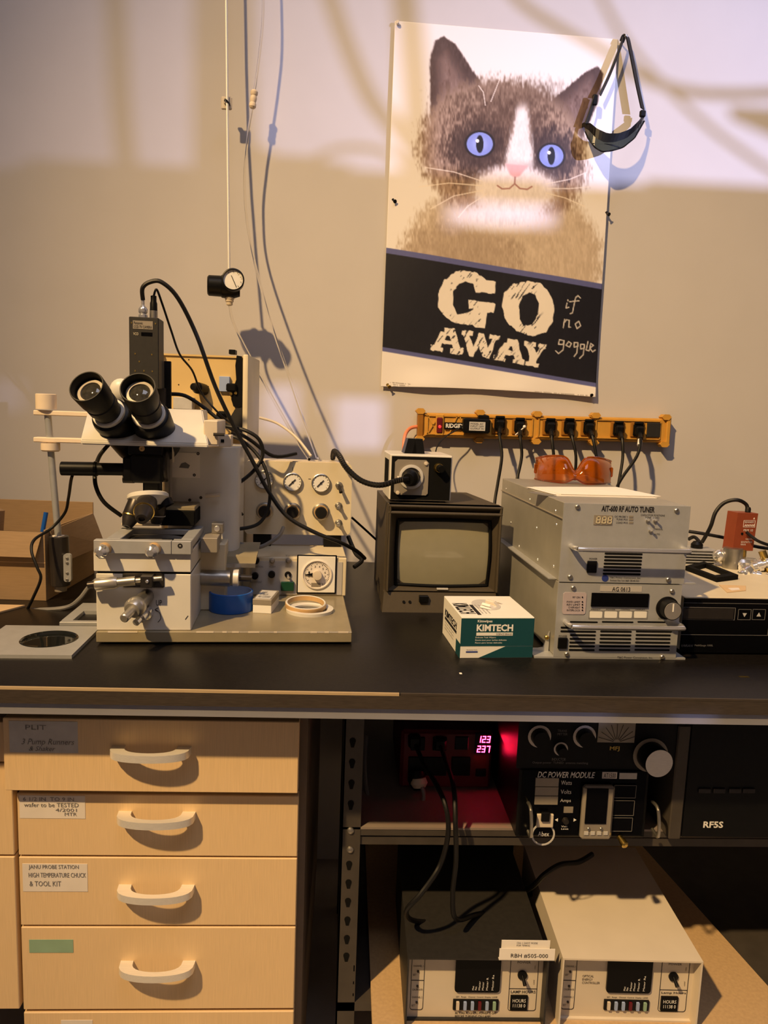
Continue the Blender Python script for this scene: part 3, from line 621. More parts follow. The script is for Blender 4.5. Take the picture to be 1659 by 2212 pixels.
    OI = [(1142,632),(1156,638),(1163,656),(1160,682),(1148,700),(1132,704),(1122,690),(1120,662),(1128,640)]
    A1 = [(960,708),(982,710),(994,750),(1001,752),(999,767),(971,764),(972,752),(978,752),(976,746),(955,742),(952,750),(957,752),(955,761),(929,756),(931,745),(938,744),(952,716),(959,717)]
    A1h = [(966,726),(971,727),(974,736),(961,734)]
    W_ = [(997,713),(1022,716),(1020,725),(1014,726),(1022,748),(1034,719),(1045,721),(1053,752),(1062,733),(1057,732),(1058,722),(1079,726),(1077,735),(1071,736),(1056,775),(1042,772),(1034,748),(1022,771),(1013,769),(1001,724),(996,723)]
    A2 = [(1096,731),(1117,734),(1127,775),(1133,778),(1131,789),(1106,785),(1107,776),(1111,775),(1109,769),(1091,766),(1087,773),(1091,775),(1089,781),(1064,778),(1066,767),(1072,766),(1088,741),(1095,741)]
    A2h = [(1101,748),(1106,749),(1108,759),(1095,757)]
    Y_ = [(1132,737),(1159,740),(1157,749),(1152,750),(1158,762),(1166,752),(1161,750),(1162,742),(1181,744),(1179,754),(1174,755),(1160,774),(1158,784),(1164,786),(1162,794),(1133,789),(1134,780),(1141,780),(1143,771),(1135,747),(1131,747)]
    for P_, hs in ((G_, []), (O_, [OI]), (A1, [A1h]), (W_, []), (A2, [A2h]), (Y_, [])):
        d = np.where(inpoly(X, Y, P_), -1, 1)*segdist(X, Y, P_+P_[:1])
        for h in hs: d = np.maximum(d, -np.where(inpoly(X, Y, h), -1, 1)*segdist(X, Y, h+h[:1]))
        worn = smooth(.74, .80, vnoise((X+Y*.8)/3, (Y-X*.6)/14, 9))*smooth(.4, .6, n3)
        put(smooth(.8, -.8, d+(n1-.5)*3)*(1-worn*.8), (232, 224, 214), 2)
    for st in ([(1224,655),(1222,666),(1228,664)], [(1226,648),(1226,650)], [(1253,644),(1248,639),(1243,643),(1240,656),(1236,676),(1231,678)], [(1230,652),(1250,650)], [(1219,690),(1216,708)], [(1217,699),(1223,691),(1229,692),(1228,707),(1232,707)], [(1250,694),(1242,700),(1246,710),(1254,704),(1250,694)],
               [(1218,736),(1208,734),(1206,744),(1216,744),(1218,736),(1216,756),(1206,764),(1200,758)], [(1228,738),(1222,746),(1230,750),(1234,742),(1228,738)], [(1248,740),(1240,740),(1240,750),(1248,748),(1248,740),(1246,762),(1240,770)], [(1262,744),(1254,744),(1254,754),(1262,752),(1262,744),(1260,766),(1252,774)], [(1270,738),(1266,756),(1272,758),(1276,750)], [(1274,752),(1282,746),(1276,742),(1274,752),(1280,760),(1286,756)]):
        put(smooth(1.9, .7, segdist(X, Y, st)), (196, 190, 186), 0)
    for k in range(3): put(smooth(1.6, .6, np.abs(L_(840, 826+k*4, 1290, 866+k*4)))*smooth(842, 844, X)*smooth(888-k*4, 884-k*4, X)*(n2 > .35)*.6, (120, 112, 106), 0)
    put(smooth(1.6, .6, np.abs(L_(1150, 846, 1290, 856)))*smooth(1150, 1156, X)*smooth(1272, 1268, X)*(n2 > .4)*.5, (120, 112, 106), 0)
    return np.clip(C_, 0, 255)
def make_poster():
    c4 = [np.array(WF.v(x, y, -0.012)) for x, y in PC]; NX, NY = 330, 540
    S, T_ = np.meshgrid(np.linspace(0, 1, NX), np.linspace(0, 1, NY))
    def B(q): return (1-S)[..., None]*(1-T_)[..., None]*q[0]+S[..., None]*(1-T_)[..., None]*q[1]+S[..., None]*T_[..., None]*q[2]+(1-S)[..., None]*T_[..., None]*q[3]
    P_ = B([np.array(k) for k in c4])
    bulge = 0.010*np.sin(S*PI)*smooth(0, .25, T_)*(1-.5*T_)*0.6 + 0.007*smooth(.93, 1, T_)*np.sin(S*PI*2.4)**2 + 0.002*np.sin(S*9+T_*5)*np.sin(T_*7)
    P_[..., 1] -= bulge*0.8
    P_[..., 2] += 0.006*smooth(.97, 1, T_)*np.sin(S*PI)
    # where each print point lies in the picture, from the flat sheet
    XY = np.stack([(P_[..., 0]-CAM[0]), np.full(S.shape, -0.012)-CAM[1], (P_[..., 2]-CAM[2])], -1) @ AX.T
    X = 829.5+FPX*XY[..., 0]/XY[..., 2]; Y = 1106+FPX*XY[..., 1]/XY[..., 2]
    col = poster_colours(X, Y)/255.0; lin_ = np.where(col <= .04045, col/12.92, ((col+.055)/1.055)**2.4)
    vs = P_.reshape(-1, 3); n = NX*NY; i = (np.arange(NY-1)[:, None]*NX+np.arange(NX-1)[None, :]).ravel()
    fs = np.stack([i, i+NX, i+NX+1, i+1], 1)
    o0 = WF.v(1070, 850, -0.012)
    me = bpy.data.meshes.new('poster'); me.vertices.add(n); me.vertices.foreach_set('co', (vs-np.array(o0)).astype(np.float32).ravel())
    me.loops.add(len(fs)*4); me.loops.foreach_set('vertex_index', fs.astype(np.int32).ravel()); me.polygons.add(len(fs)); me.polygons.foreach_set('loop_start', np.arange(0, len(fs)*4, 4, dtype=np.int32)); me.update(calc_edges=True)
    at = me.color_attributes.new('print', 'FLOAT_COLOR', 'POINT'); at.data.foreach_set('color', np.concatenate([lin_.reshape(-1, 3), np.ones((n, 1))], 1).astype(np.float32).ravel())
    m = bpy.data.materials.new('poster_print'); m.use_nodes = True; nt = m.node_tree; bs = nt.nodes['Principled BSDF']; an = nt.nodes.new('ShaderNodeVertexColor'); an.layer_name = 'print'
    nt.links.new(an.outputs[0], bs.inputs['Base Color']); bs.inputs['Roughness'].default_value = 0.45
    me.materials.append(m); me.shade_smooth(); o = new_obj('poster', me); o.location = o0
    sm = o.modifiers.new('thickness', 'SOLIDIFY'); sm.thickness = 0.0004; sm.offset = 0
    tag(o, 'tall cat poster with a black GO AWAY band pinned on the wall', 'poster')
make_poster()
def pin(x, y, m, label, tilt=(0.4, -1, -0.5)):
    p = WF.v(x, y, -0.014); o = thing('push_pin', Fr(p), label, 'pin', 'push pins holding the poster')
    MB().lathe((0, 0.004, 0), tilt, [(0, -0.002), (0.0055, -0.002), (0.0055, 0.0), (0.003, 0.002), (0.0026, 0.009), (0.005, 0.011), (0.005, 0.0125), (0, 0.013)], 14).build('head', m, o)
    MB().cyl((0, 0.013, 0), (0, 0.002, 0), 0.0006).build('needle', 'steel', o)
pin(862, 53, 'ctl_white', 'pale push pin at the poster top left corner', (-0.5, -1, 0.3)); pin(850, 432, 'black_plastic', 'black push pin halfway up the poster left edge'); pin(1311, 460, 'gun', 'grey push pin halfway up the poster right edge')
pin(838, 832, 'brass', 'push pin at the poster bottom left corner'); pin(1274, 850, 'black_plastic', 'black push pin at the poster bottom right corner')

# hanging goggles
p0 = WF.v(1350, 84, -0.028); GF = Fr(p0)
n = thing('wall_hook', GF, 'small silver hook pin holding the dark goggles strap', 'hook')
MB().tube([(0, 0.028, 0.0), (0, 0.0, -0.001), (0, -0.006, 0.004)], 0.0022, 8).build('shank', 'chrome', n); MB().ball((0, -0.006, 0.004), 0.005).build('tip', 'chrome', n)
t = thing('safety_goggles', GF, 'black strapped dark goggles hanging from a hook beside the poster', 'goggles')
G = lambda x, y, v: GF.v(x, y, v)
MB().ribbon([G(1343, 90, -0.004), G(1348, 79, -0.002), G(1355, 80, -0.004), G(1362, 110, -0.006), G(1376, 180, -0.01), G(1388, 235, -0.014)], (0.75, 0.65, 0), 0.018, 0.003).build('strap', 'rubber', t)
MB().ribbon([G(1347, 82, -0.002), G(1335, 115, -0.006), G(1315, 165, -0.008), G(1296, 205, -0.010)], (0.5, 0.85, 0), 0.016, 0.0025).build('strap', 'rubber', t)
MB().box(G(1285, 216, -0.012)+Vector((-0.007, -0.004, -0.014)), G(1285, 216, -0.012)+Vector((0.007, 0.004, 0.014)), 0.003).build('buckle', 'black_plastic', t)
MB().ribbon([G(1286, 208, -0.010), G(1276, 240, -0.012), G(1266, 268, -0.012)], (0.6, 0.7, 0), 0.016, 0.003).build('strap', 'rubber', t)
MB().box(G(1388, 246, -0.012)+Vector((-0.008, -0.005, -0.009)), G(1388, 246, -0.012)+Vector((0.008, 0.005, 0.009)), 0.003).build('buckle', 'black_plastic', t)
# frame: a curved visor seen from above, bowl shaped
b = MB(); l = MB(); NN = 22; top = []; bot = []
TP = [(1263, 268), (1275, 267), (1290, 280), (1312, 290), (1335, 290), (1360, 281), (1380, 262), (1391, 246)]; BP = [(1264, 285), (1270, 300), (1285, 320), (1300, 329), (1320, 327), (1345, 320), (1370, 300), (1392, 262)]
for k in range(NN+1):
    a = k/NN; dep = -0.005-0.045*math.sin(PI*a)**0.8
    f_ = lambda Q_, c_: float(np.interp(a*7, range(8), [q_[c_] for q_ in Q_]))
    top.append(G(f_(TP, 0), f_(TP, 1), dep)); bot.append(G(f_(BP, 0), f_(BP, 1), dep-0.004))
def strip(b_, A, B_, th, f0, f1):
    rows_ = [[A[k].lerp(B_[k], f) for f in (f0, f1)] for k in range(len(A))]
    for k in range(len(A)-1):
        q = [rows_[k][0], rows_[k+1][0], rows_[k+1][1], rows_[k][1]]; back = [c_+Vector((0, th, 0.0)) for c_ in q]
        b_.hexa(q+back)
strip(b, top, bot, 0.004, -0.05, 0.46); b.build('frame', 'black_plastic', t, 60)
strip(l, top, bot, 0.002, 0.46, 0.96); l.build('lens', 'smoke_lens', t, 60)
b = MB(); b.tube([q.lerp(r_, 0.97) for q, r_ in zip(top, bot)], 0.0018, 6, 2); c_ = bot[11]; b.tube([bot[5].lerp(top[5], .04), c_.lerp(top[11], .42), bot[15].lerp(top[15], .06)], 0.0016, 6, 4); b.build('rim', 'black_plastic', t, 60)
MB().ribbon([top[1], top[0]+Vector((0, 0.03, 0.004)), top[0]+Vector((0.02, 0.05, 0.0))], (0, 0.2, 1), 0.012, 0.002).build('side_arm', 'black_plastic', t)

# ------------------------------------------------------------------ air line, regulator, clear hoses
o = thing('air_tube', Fr(WF.v(495, 592, -0.125)), 'thin metal air tube running up the wall to the gauge', 'tube')
MB().tube([WF.v(485, -420, -0.065)-Vector(o.location), WF.v(491, 220, -0.078)-Vector(o.location), WF.v(495, 592, -0.125)-Vector(o.location)], 0.0034, 10, 4).build('tube', 'brushed', o)
o = thing('cable_clip', Fr(WF.v(491, 227, -0.058)), 'small white adhesive clip with black tie on the air tube', 'clip')
MB().box((-0.014, -0.014, -0.016), (0.014, -0.008, 0.016), 0.003).build('pad', 'ctl_white', o); MB().box((-0.006, -0.02, -0.004), (0.006, 0.016, 0.003), 0.002).build('post', 'ctl_white', o)
MB().ribbon([(-0.006, -0.012, 0.004), (-0.001, -0.0265, 0.003), (0.006, -0.022, -0.002), (0.01, -0.01, -0.004)], (0, 0.2, 1), 0.005, 0.0015).build('tie', 'black_plastic', o)
RG = Fr(WF.v(496, 622, -0.132))
t = thing('pressure_regulator', RG, 'black knobbed pressure regulator with round gauge hanging on the wall', 'regulator')
MB().lathe((0, 0.0, 0.0), (-1, -0.15, 0), [(0, -0.026), (0.02, -0.026), (0.026, -0.01), (0.026, 0.018), (0, 0.018)], 24).build('body', 'black_plastic', t)
b = MB().lathe((-0.014, 0.0, 0.003), (-1, -0.15, 0), [(0, 0), (0.028, 0), (0.028, 0.006), (0.026, 0.007), (0.0255, 0.037), (0.023, 0.040), (0, 0.040)], 24); kn = b.build('knob', 'black_plastic', t)
MB().lathe((-0.014, 0.0, 0.003), (-1, -0.15, 0), [(0.023, 0.0395), (0.021, 0.0412), (0, 0.0412)], 24).build('knob_cap', 'charcoal', kn)
ga = (0.12, -1, 0.06); gc = Vector((0.013, -0.024, 0.012))
g = MB().lathe(gc, ga, [(0, 0), (0.024, 0), (0.0265, 0.003), (0.0265, 0.02), (0.0275, 0.022), (0.0275, 0.026), (0.0245, 0.027), (0.0238, 0.021), (0, 0.021)], 32).build('gauge', 'black_plastic', t)
an_ = Vector(ga).normalized()
MB().lathe(gc+an_*0.0212, ga, [(0.0238, 0), (0.0, 0.0004)], 32).build('dial', 'dial_white', g)
e1 = Vector((0.42, 0, -0.9)); MB().tube([gc+an_*0.0224-e1*0.011, gc+an_*0.0224+e1*0.019], 0.0009, 6).build('needle', 'ink', g)
b = MB()
for k in range(9):
    a = math.radians(-50+k*35); q = gc+an_*0.0222; d = Vector((math.cos(a), 0, math.sin(a))); b.tube([q+d*0.018, q+d*0.0215], 0.0006, 4)
b.build('ticks', 'ink', g)
MB().lathe((0, 0, -0.022), (0, 0, -1), [(0, 0), (0.012, 0), (0.012, 0.006), (0.0105, 0.007), (0.0105, 0.012), (0.0085, 0.013), (0.008, 0.02), (0.004, 0.022), (0, 0.022)], 16).build('fitting', 'ctl_white', t)
MB().lathe((0, 0, 0.022), (0, 0, 1), [(0, 0), (0.01, 0), (0.008, 0.008), (0.005, 0.014), (0, 0.014)], 16).build('inlet', 'ctl_white', t)
b = MB().tube([WF.v(496, 655, -0.132), WF.v(505, 700, -0.135), WF.v(545, 780, -0.16), WF.v(600, 880, -0.22), WF.v(640, 950, -0.30), WF.v(668, 992, -0.40)], 0.0035, 8); tag(b.build('clear_hose', 'clear_hose'), 'clear hose from the regulator fitting down to the gauge panel', 'hose')
t = thing('air_hose', Fr(WF.v(547, 215, -0.072)), 'clear air hose with inline coupling hanging in front of the wall', 'hose')
K = lambda x, y, Y: WF.v(x, y, Y*.72 if Y > -.115 else Y)-Vector(t.location)
MB().tube([K(556, -420, -.1), K(566, -100, -.1), K(568, 30, -.1), K(560, 120, -.1), K(549, 200, -.1)], 0.0032, 8).build('hose', 'clear_hose', t)
MB().tube([K(545, 232, -.1), K(535, 300, -.1), K(528, 400, -.1), K(540, 520, -.11), K(580, 680, -.15), (K(620, 800, -.22)), K(660, 920, -.30), K(686, 990, -.40)], 0.0032, 8).build('hose', 'clear_hose', t)
d = (K(549, 200, -.1)-K(545, 232, -.1)).normalized()
MB().lathe(K(545, 234, -.1), d, [(0, 0), (0.006, 0), (0.009, 0.004), (0.009, 0.010), (0.007, 0.014), (0.0085, 0.020), (0.0085, 0.026), (0.007, 0.030), (0.0095, 0.034), (0.0095, 0.04), (0.006, 0.044), (0, 0.044)], 16).build('coupling', 'wood_cup', t)

# ------------------------------------------------------------------ power strip and plugs
YS = -0.012
pl, pr_ = WF.v(905, 918, -0.04), WF.v(1447, 931, -0.04)
PFm = Fr((pl.x, 0.0, (pl.z+pr_.z)/2)); LS = pr_.x-pl.x; tilt = math.atan2(pr_.z-pl.z, LS)
t = thing('power_strip', PFm, 'long orange metal power strip mounted on the wall', 'power strip'); t.location.z = pl.z; t.rotation_euler = (0, -tilt, 0)
hh = 0.034; D = -0.036
MB().box((0, D+0.006, -hh), (LS, -0.004, hh), 0.004).build('body', 'strip_orange', t)
MB().box((-0.003, D, -hh-0.004), (0.014, -0.002, hh+0.004), 0.003).build('end_cap', 'strip_dark', t); MB().box((LS-0.008, D, -hh-0.004), (LS+0.005, -0.002, hh+0.004), 0.003).build('end_cap', 'strip_orange', t)
for a in (0.0, .235, .462, .695, .98):
    for s_ in (-1, 1):
        x = LS*a+0.004; q = [(x+0.014*math.cos(k*PI/3), s_*(hh+0.004)+0.009*math.sin(k*PI/3)) for k in range(6)]; MB().prism(q, 'uw', D-0.002, -0.012).build('mounting_ear', 'strip_orange', t)
def bar(x0, z0, x1, z1, th=0.003):
    dx, dz = x1-x0, z1-z0; L_ = math.hypot(dx, dz); nx, nz = -dz/L_*th/2, dx/L_*th/2
    return [(x0+nx, z0+nz), (x1+nx, z1+nz), (x1-nx, z1-nz), (x0-nx, z0-nz)]
for i, (a, c) in enumerate(((.035, .45), (.475, .685), (.705, .965))):
    b = MB(); x0, x1 = LS*a, LS*c; z0, z1 = -hh+0.01, hh-0.008
    for q in ((x0, z0, x1, z0), (x0, z1, x1, z1), (x0, z0, x0, z1), (x1, z0, x1, z1), (x0, z0, x0-0.02, z0-0.01), (x0, z1, x0-0.02, z1+0.01)): b.prism(bar(*q), 'uw', D+0.002, D+0.0065)
    if i == 0:
        for q in ((x0, z0, x0+0.03, z1), (x0, z1, x0+0.03, z0), (LS*.12, z0, LS*.15, z1), (LS*.20, z0, LS*.16, z1)): b.prism(bar(*q), 'uw', D+0.002, D+0.0065)
    b.build('raised_frame', 'strip_orange', t)
MB().box((LS*.066, D-0.001, -0.028), (LS*.098, D+0.006, 0.030), 0.002).build('switch_frame', 'strip_orange', t)
sw = MB().box((LS*.070, D-0.004, -0.022), (LS*.094, D+0.004, 0.022), 0.003).build('rocker_switch', 'red_case', t)
MB().lathe((LS*.082, D-0.004, -0.003), (0, -1, 0), [(0.004, 0), (0.002, 0.001), (0, 0.0012)], 12).build('pilot_light', 'red_lamp', sw)
MB().box((LS*.102, D-0.001, -0.010), (LS*.178, D+0.0062, 0.009), 0.001).build('name_plate', 'black_plastic', t); text('RIDGID', (LS*.106, -0.006, LS*.172, 0.006), D-0.0016, t, 'white_ink', bold=.03)
outs = [(1079, 917), (1122, 921), (1188, 922), (1229, 922), (1271, 924), (1335, 928), (1378, 930), (1413, 933), (1030, 912)]
for x, y in outs:
    q = WF.v(x, y, D); ux = (q.x-pl.x); MB().box((ux-0.020, D+0.001, -0.020), (ux+0.020, D+0.0065, 0.022), 0.002).build('outlet', 'strip_dark' if x != 1413 else 'charcoal', t)
names = ['leftmost black plug', 'black plug with white swab tip', 'third black plug from the left', 'fourth black plug from the left', 'fifth black plug from the left', 'sixth black plug from the left', 'black plug with white wrapped cord']
paths = [[(1079, 940, -.09), (1084, 985, -.11), (1076, 1040, -.12), (1070, 1075, -.13), (1066, 1110, -.15)], [(1124, 945, -.09), (1127, 985, -.10), (1118, 1030, -.11), (1112, 1060, -.13)], [(1192, 945, -.08), (1196, 985, -.09), (1196, 1020, -.09), (1196, 1060, -.1)],
         [(1236, 945, -.08), (1244, 985, -.09), (1242, 1030, -.09), (1240, 1060, -.1)], [(1280, 945, -.08), (1288, 985, -.09), (1290, 1020, -.09), (1290, 1060, -.1)], [(1344, 950, -.08), (1345, 990, -.09), (1337, 1040, -.1), (1330, 1075, -.1)], [(1384, 950, -.09), (1376, 985, -.11), (1345, 1030, -.12), (1332, 1055, -.12), (1326, 1080, -.12)]]
for (x, y), nm, pth in zip(outs[:7], names, paths):
    c0 = WF.v(x, y, D-0.0005); o = thing('power_plug', Fr(c0), nm + ' on the orange power strip', 'plug', 'plugs in the orange power strip')
    MB().box((-0.015, -0.006, -0.016), (0.015, 0, 0.018), 0.003).box((-0.012, -0.02, -0.014), (0.012, -0.005, 0.012), 0.005).build('plug_body', 'black_plastic', o)
    MB().box((-0.013, -0.009, 0.016), (0.013, -0.001, 0.024), 0.002).build('finger_rib', 'black_plastic', o)
    k = Vector(c0); pp = [Vector((0, -0.014, -0.006))]+[WF.v(*q)-k for q in pth]
    MB().tube(pp, 0.0042, 8).build('cord', 'rubber', o)
    MB().tube([pp[0], pp[0].lerp(pp[1], .9)], 0.0065, 8).build('strain_relief', 'black_plastic', o)
    if 'swab' in nm: MB().tube([(-0.016, -0.026, -0.024), (0.006, -0.03, -0.002)], 0.0018, 6).ball((0.007, -0.03, 0), 0.0045).build('swab', 'paper', o)
    if 'wrapped' in nm: MB().tube([pp[1].lerp(pp[0], .3), pp[1].lerp(pp[2], .35)], 0.0062, 8).build('wrap', 'paper', o)
c0 = WF.v(1027, 918, D-0.001); o = thing('power_adapter', Fr(c0), 'black wall adapter with grey rating label on the orange power strip', 'adapter')
MB().box((-0.038, -0.03, -0.022), (0.036, 0, 0.018), 0.004).build('case', 'black_plastic', o); MB().box((0.004, -0.02, 0.016), (0.034, 0, 0.028), 0.003).build('shoulder', 'black_plastic', o)
MB().box((-0.022, -0.0306, -0.015), (0.022, -0.0299, 0.009)).build('rating_label', 'label_grey', o); text('MODEL AC\nINPUT 120V\nOUTPUT 9V', (-0.019, -0.012, 0.019, 0.006), -0.031, o)
k = Vector(c0); MB().tube([(-0.037, -0.015, -0.004), WF.v(985, 930, -.06)-k, WF.v(960, 945, -.07)-k, WF.v(943, 968, -.09)-k, WF.v(940, 1000, -.14)-k], 0.0018, 6).build('cord', 'rubber', o)
o = thing('strip_cord', Fr(WF.v(900, 921, -.02)), 'salmon coloured supply cord at the power strip left end', 'cord')
k = Vector(o.location); MB().tube([WF.v(904, 921, -.02)-k, WF.v(885, 926, -.03)-k, WF.v(874, 945, -.05)-k, WF.v(872, 990, -.07)-k, WF.v(872, 1060, -.08)-k, WF.v(873, 1170, -.08)-k], 0.005, 10).build('cord', 'copper_cord', o)

# ------------------------------------------------------------------ microscope probe station
MF = Fr((-0.425, -0.827, ZB), 3.8); m_ = MF
t = thing('probe_microscope', MF, 'large white inspection microscope on a taupe base slab', 'microscope')
WS = 0.022
MB().box((0, 0, 0.004), (0.445, 0.428, WS+0.002), 0.0015).build('base_slab', 'slab_taupe', t)
for u in (0.03, 0.415):
    for v in (0.03, 0.40): MB().lathe((u, v, 0.004), (0, 0, -1), [(0, 0), (0.014, 0), (0.016, 0.004), (0, 0.004)], 14).build('foot', 'rubber', t)
WS += 0.002
b = MB()                                   # worn paint along the slab edge
for u, w_ in ((0.02, .05), (0.17, .03), (0.215, .008), (0.232, .012), (0.26, .02), (0.305, .006), (0.37, .012), (0.395, .008), (0.42, .018)): b.box((u, -0.0004, WS-0.0022), (u+w_, 0.0015, WS+0.0003))
b.build('worn_edge', 'ctl_white', t)
bu0, bu1 = m_.v(208, 1300, 0.006).x, m_.v(413, 1300, 0.006).x
wj, wt2 = m_.v(310, 1236, 0.006).z, m_.v(310, 1197, 0.006).z
blk = MB().box((bu0, 0.006, WS), (bu1, 0.15, wj-0.003), 0.0015).build('stage_block', 'scope_white', t)
MB().box((bu0+0.002, 0.009, wj-0.003), (bu1-0.002, 0.148, wj+0.001)).build('joint', 'black_matte', t)
MB().box((bu0-0.003, 0.004, wj+0.001), (bu1, 0.15, wt2+0.004), 0.0012).build('upper_block', 'scope_white', t)
u0, w0, u1, w1 = m_.rect(265, 1238, 355, 1269, 0.0055); MB().prism(rrect(u0, w0, u1, w1, 0.003), 'uw', 0.0048, 0.02).build('slot_recess', 'gun', blk)
# side micrometer lying across the front
def mic(p0, p1, parent, R0):
    p0, p1 = Vector(p0), Vector(p1); d = p1-p0; L_ = d.length
    MB().lathe(p0, d, [(0, 0), (R0*.55, 0), (R0*.6, L_*.1), (0, L_*.1)], 16).build('ratchet', 'gun', parent)
    MB().lathe(p0+d*.1, d, [(0, 0), (R0*.94, 0), (R0, L_*.02), (R0, L_*.26), (R0*.82, L_*.3), (0, L_*.3)], 24).build('thimble', 'satin', parent)
    MB().lathe(p0+d*.40, d, [(0, 0), (R0*.74, 0), (R0*.74, L_*.24), (0, L_*.24)], 20).build('sleeve', 'steel', parent)
    MB().lathe(p0+d*.64, d, [(0, 0), (R0*.42, 0), (R0*.42, L_*.36), (0, L_*.36)], 14).build('spindle', 'steel', parent)
mm = MB().box(m_.v(305, 1268, -0.012)+Vector((0, -0.008, 0)), m_.v(331, 1243, -0.012)+Vector((0, 0.02, 0)), 0.001).build('micrometer_clamp', 'gun', t)
mic(m_.v(190, 1264, -0.012), m_.v(350, 1249, -0.012), mm, 0.0108)
screw(m_, 318, 1256, -0.02, 0.003, mm, 'chrome')
# focus knob pointing at the viewer
d = m_.v(268, 1336, -0.085)-m_.v(318, 1286, 0.0); p = m_.v(318, 1286, 0.008); L_ = d.length
fk = MB().lathe(p, d, [(0, 0), (0.0125, 0), (0.0125, L_*.25), (0.013, L_*.28), (0.013, L_*.45), (0, L_*.45)], 24).build('focus_knob', 'steel', t)
MB().lathe(p+d*.44, d, [(0, 0), (0.0165, 0), (0.0175, L_*.05), (0.0175, L_*.16), (0.013, L_*.24), (0, L_*.24)], 28).build('thimble', 'satin', fk)
MB().lathe(p+d*.66, d, [(0, 0), (0.0075, 0), (0.0075, L_*.34), (0.006, L_*.36), (0, L_*.36)], 20).build('grip', 'satin', fk)
p = m_.v(315, 1322, 0.006); MB().lathe(p, (-0.35, -1, -0.35), [(0, -0.004), (0.013, -0.004), (0.013, 0.005), (0.0095, 0.006), (0.0095, 0.02), (0.006, 0.022), (0.006, 0.034), (0, 0.034)], 20).build('lock_screw', 'chrome', t)
ptext('UP', m_, 337, 1296, 350, 1308, 0.006, blk, 'ink')
b = MB(); b.tube([m_.v(336, 1317, 0.0056), m_.v(345, 1324, 0.0056), m_.v(347, 1336, 0.0056), m_.v(341, 1344, 0.0056)], 0.0005, 5).tube([m_.v(342, 1313, 0.0056), m_.v(335, 1317, 0.0056), m_.v(341, 1321, 0.0056)], 0.0005, 5).tube([m_.v(406, 1330, 0.0056), m_.v(400, 1338, 0.0056)], 0.0005, 5); b.build('pen_mark', 'ink', blk)
# stage frame
ZT_ = m_.v(300, 1168, -0.004).z; th = 0.020
sg = MB().box((m_.v(202, 1180, -0.004).x, -0.004, ZT_-0.023), (m_.v(370, 1180, -0.004).x, 0.012, ZT_), 0.0008).build('stage_front_bar', 'alu_panel', t)
MB().box((m_.v(371, 1180, -0.004).x, -0.004, ZT_-0.023), (m_.v(413, 1180, -0.004).x, 0.02, ZT_), 0.0008).build('stage_corner', 'alu_panel', t)
ua, ub = m_.v(386, 1172, -0.004).x, m_.v(413, 1172, -0.004).x
MB().box((ua, 0.02, ZT_-0.014), (ub, 0.17, ZT_), 0.0008).build('stage_arm', 'alu_panel', t)
MB().box((0.016, 0.012, ZT_-0.010), (0.040, 0.13, ZT_), 0.0008).build('stage_arm', 'alu_panel', t)
MB().box((0.016, 0.118, ZT_-0.010), (ua, 0.136, ZT_), 0.0008).build('stage_back_bar', 'alu_panel', t)
MB().box((0.006, 0.014, ZT_-0.024), (bu1-0.004, 0.14, ZT_-0.012), 0.0).build('stage_bed', 'gun', t)
MB().lathe((0.094, 0.066, ZT_-0.012), (0, 0, 1), [(0, 0), (0.05, 0), (0.05, 0.002), (0.046, 0.003), (0, 0.003)], 40).build('wafer', 'dark_glass', t)
for x in (222, 329):
    p = m_.v(x+6, 1184, -0.004); k = MB().lathe(p, (-0.16, -1, -0.18), [(0, 0), (0.0105, 0), (0.011, 0.002), (0.011, 0.010), (0, 0.010)], 20).build('thumb_screw', 'ring_tan', t)
    dd = Vector((-0.16, -1, -0.18)).normalized(); MB().lathe(p+dd*0.009, dd, [(0, 0), (0.0105, 0), (0.0115, 0.002), (0.0105, 0.012), (0.006, 0.016), (0, 0.0165)], 12).build('screw_head', 'chrome', k)
p = m_.v(389, 1179, -0.004); MB().lathe(p, (0, -1, 0), [(0.0042, -0.001), (0.0042, 0.0006), (0.003, 0.0006), (0, -0.0006)], 16).build('bolt', 'gun', t)
# carriage at the right of the stage
MB().box((bu1+0.004, 0.10, ZT_-0.04), (bu1+0.035, 0.17, ZT_-0.012), 0.001).build('carriage_block', 'tan_plate', t)
MB().box((bu1+0.018, 0.15, ZT_-0.012), (bu1+0.04, 0.18, ZT_+0.008), 0.001).build('carriage_block', 'steel', t)
MB().lathe((bu1+0.029, 0.149, ZT_-0.002), (0, -1, 0), [(0.006, 0), (0.005, 0.003), (0, 0.003)], 14).build('bolt', 'chrome', t)
u0, w0, u1, w1 = m_.rect(470, 1182, 553, 1214, 0.19)
MB().hexa([(u0, 0.17, w0), (u1, 0.17, w0), (u1, 0.25, w0), (u0, 0.25, w0), (u0+0.006, 0.175, w0+0.014), (u1+0.002, 0.175, w0+0.014), (u1+0.006, 0.25, w1), (u0+0.012, 0.25, w1)]).build('carriage_plate', 'slab_taupe', t)
MB().box((u0, 0.165, w0-0.006), (u1, 0.175, w0+0.002)).build('carriage_rail', 'steel', t)
MB().box((u0-0.03, 0.17, w0-0.04), (u0-0.004, 0.23, w0+0.006)).build('rail_block', 'black_matte', t)
rt = MB().lathe(m_.v(427, 1247, 0.14), (1, 0.0, -0.03), [(0, 0), (0.0155, 0), (0.0155, 0.062), (0, 0.062)], 24).build('drive_tube', 'steel', t)
MB().lathe(m_.v(504, 1248, 0.14), (1, 0, -0.03), [(0, 0), (0.0165, 0), (0.0165, 0.010), (0.012, 0.011), (0, 0.011)], 24).build('tube_ring', 'brushed', rt); MB().lathe(m_.v(517, 1248, 0.14), (1, 0, -0.03), [(0, 0), (0.007, 0), (0.006, 0.024), (0, 0.024)], 14).build('spindle', 'gun', rt)
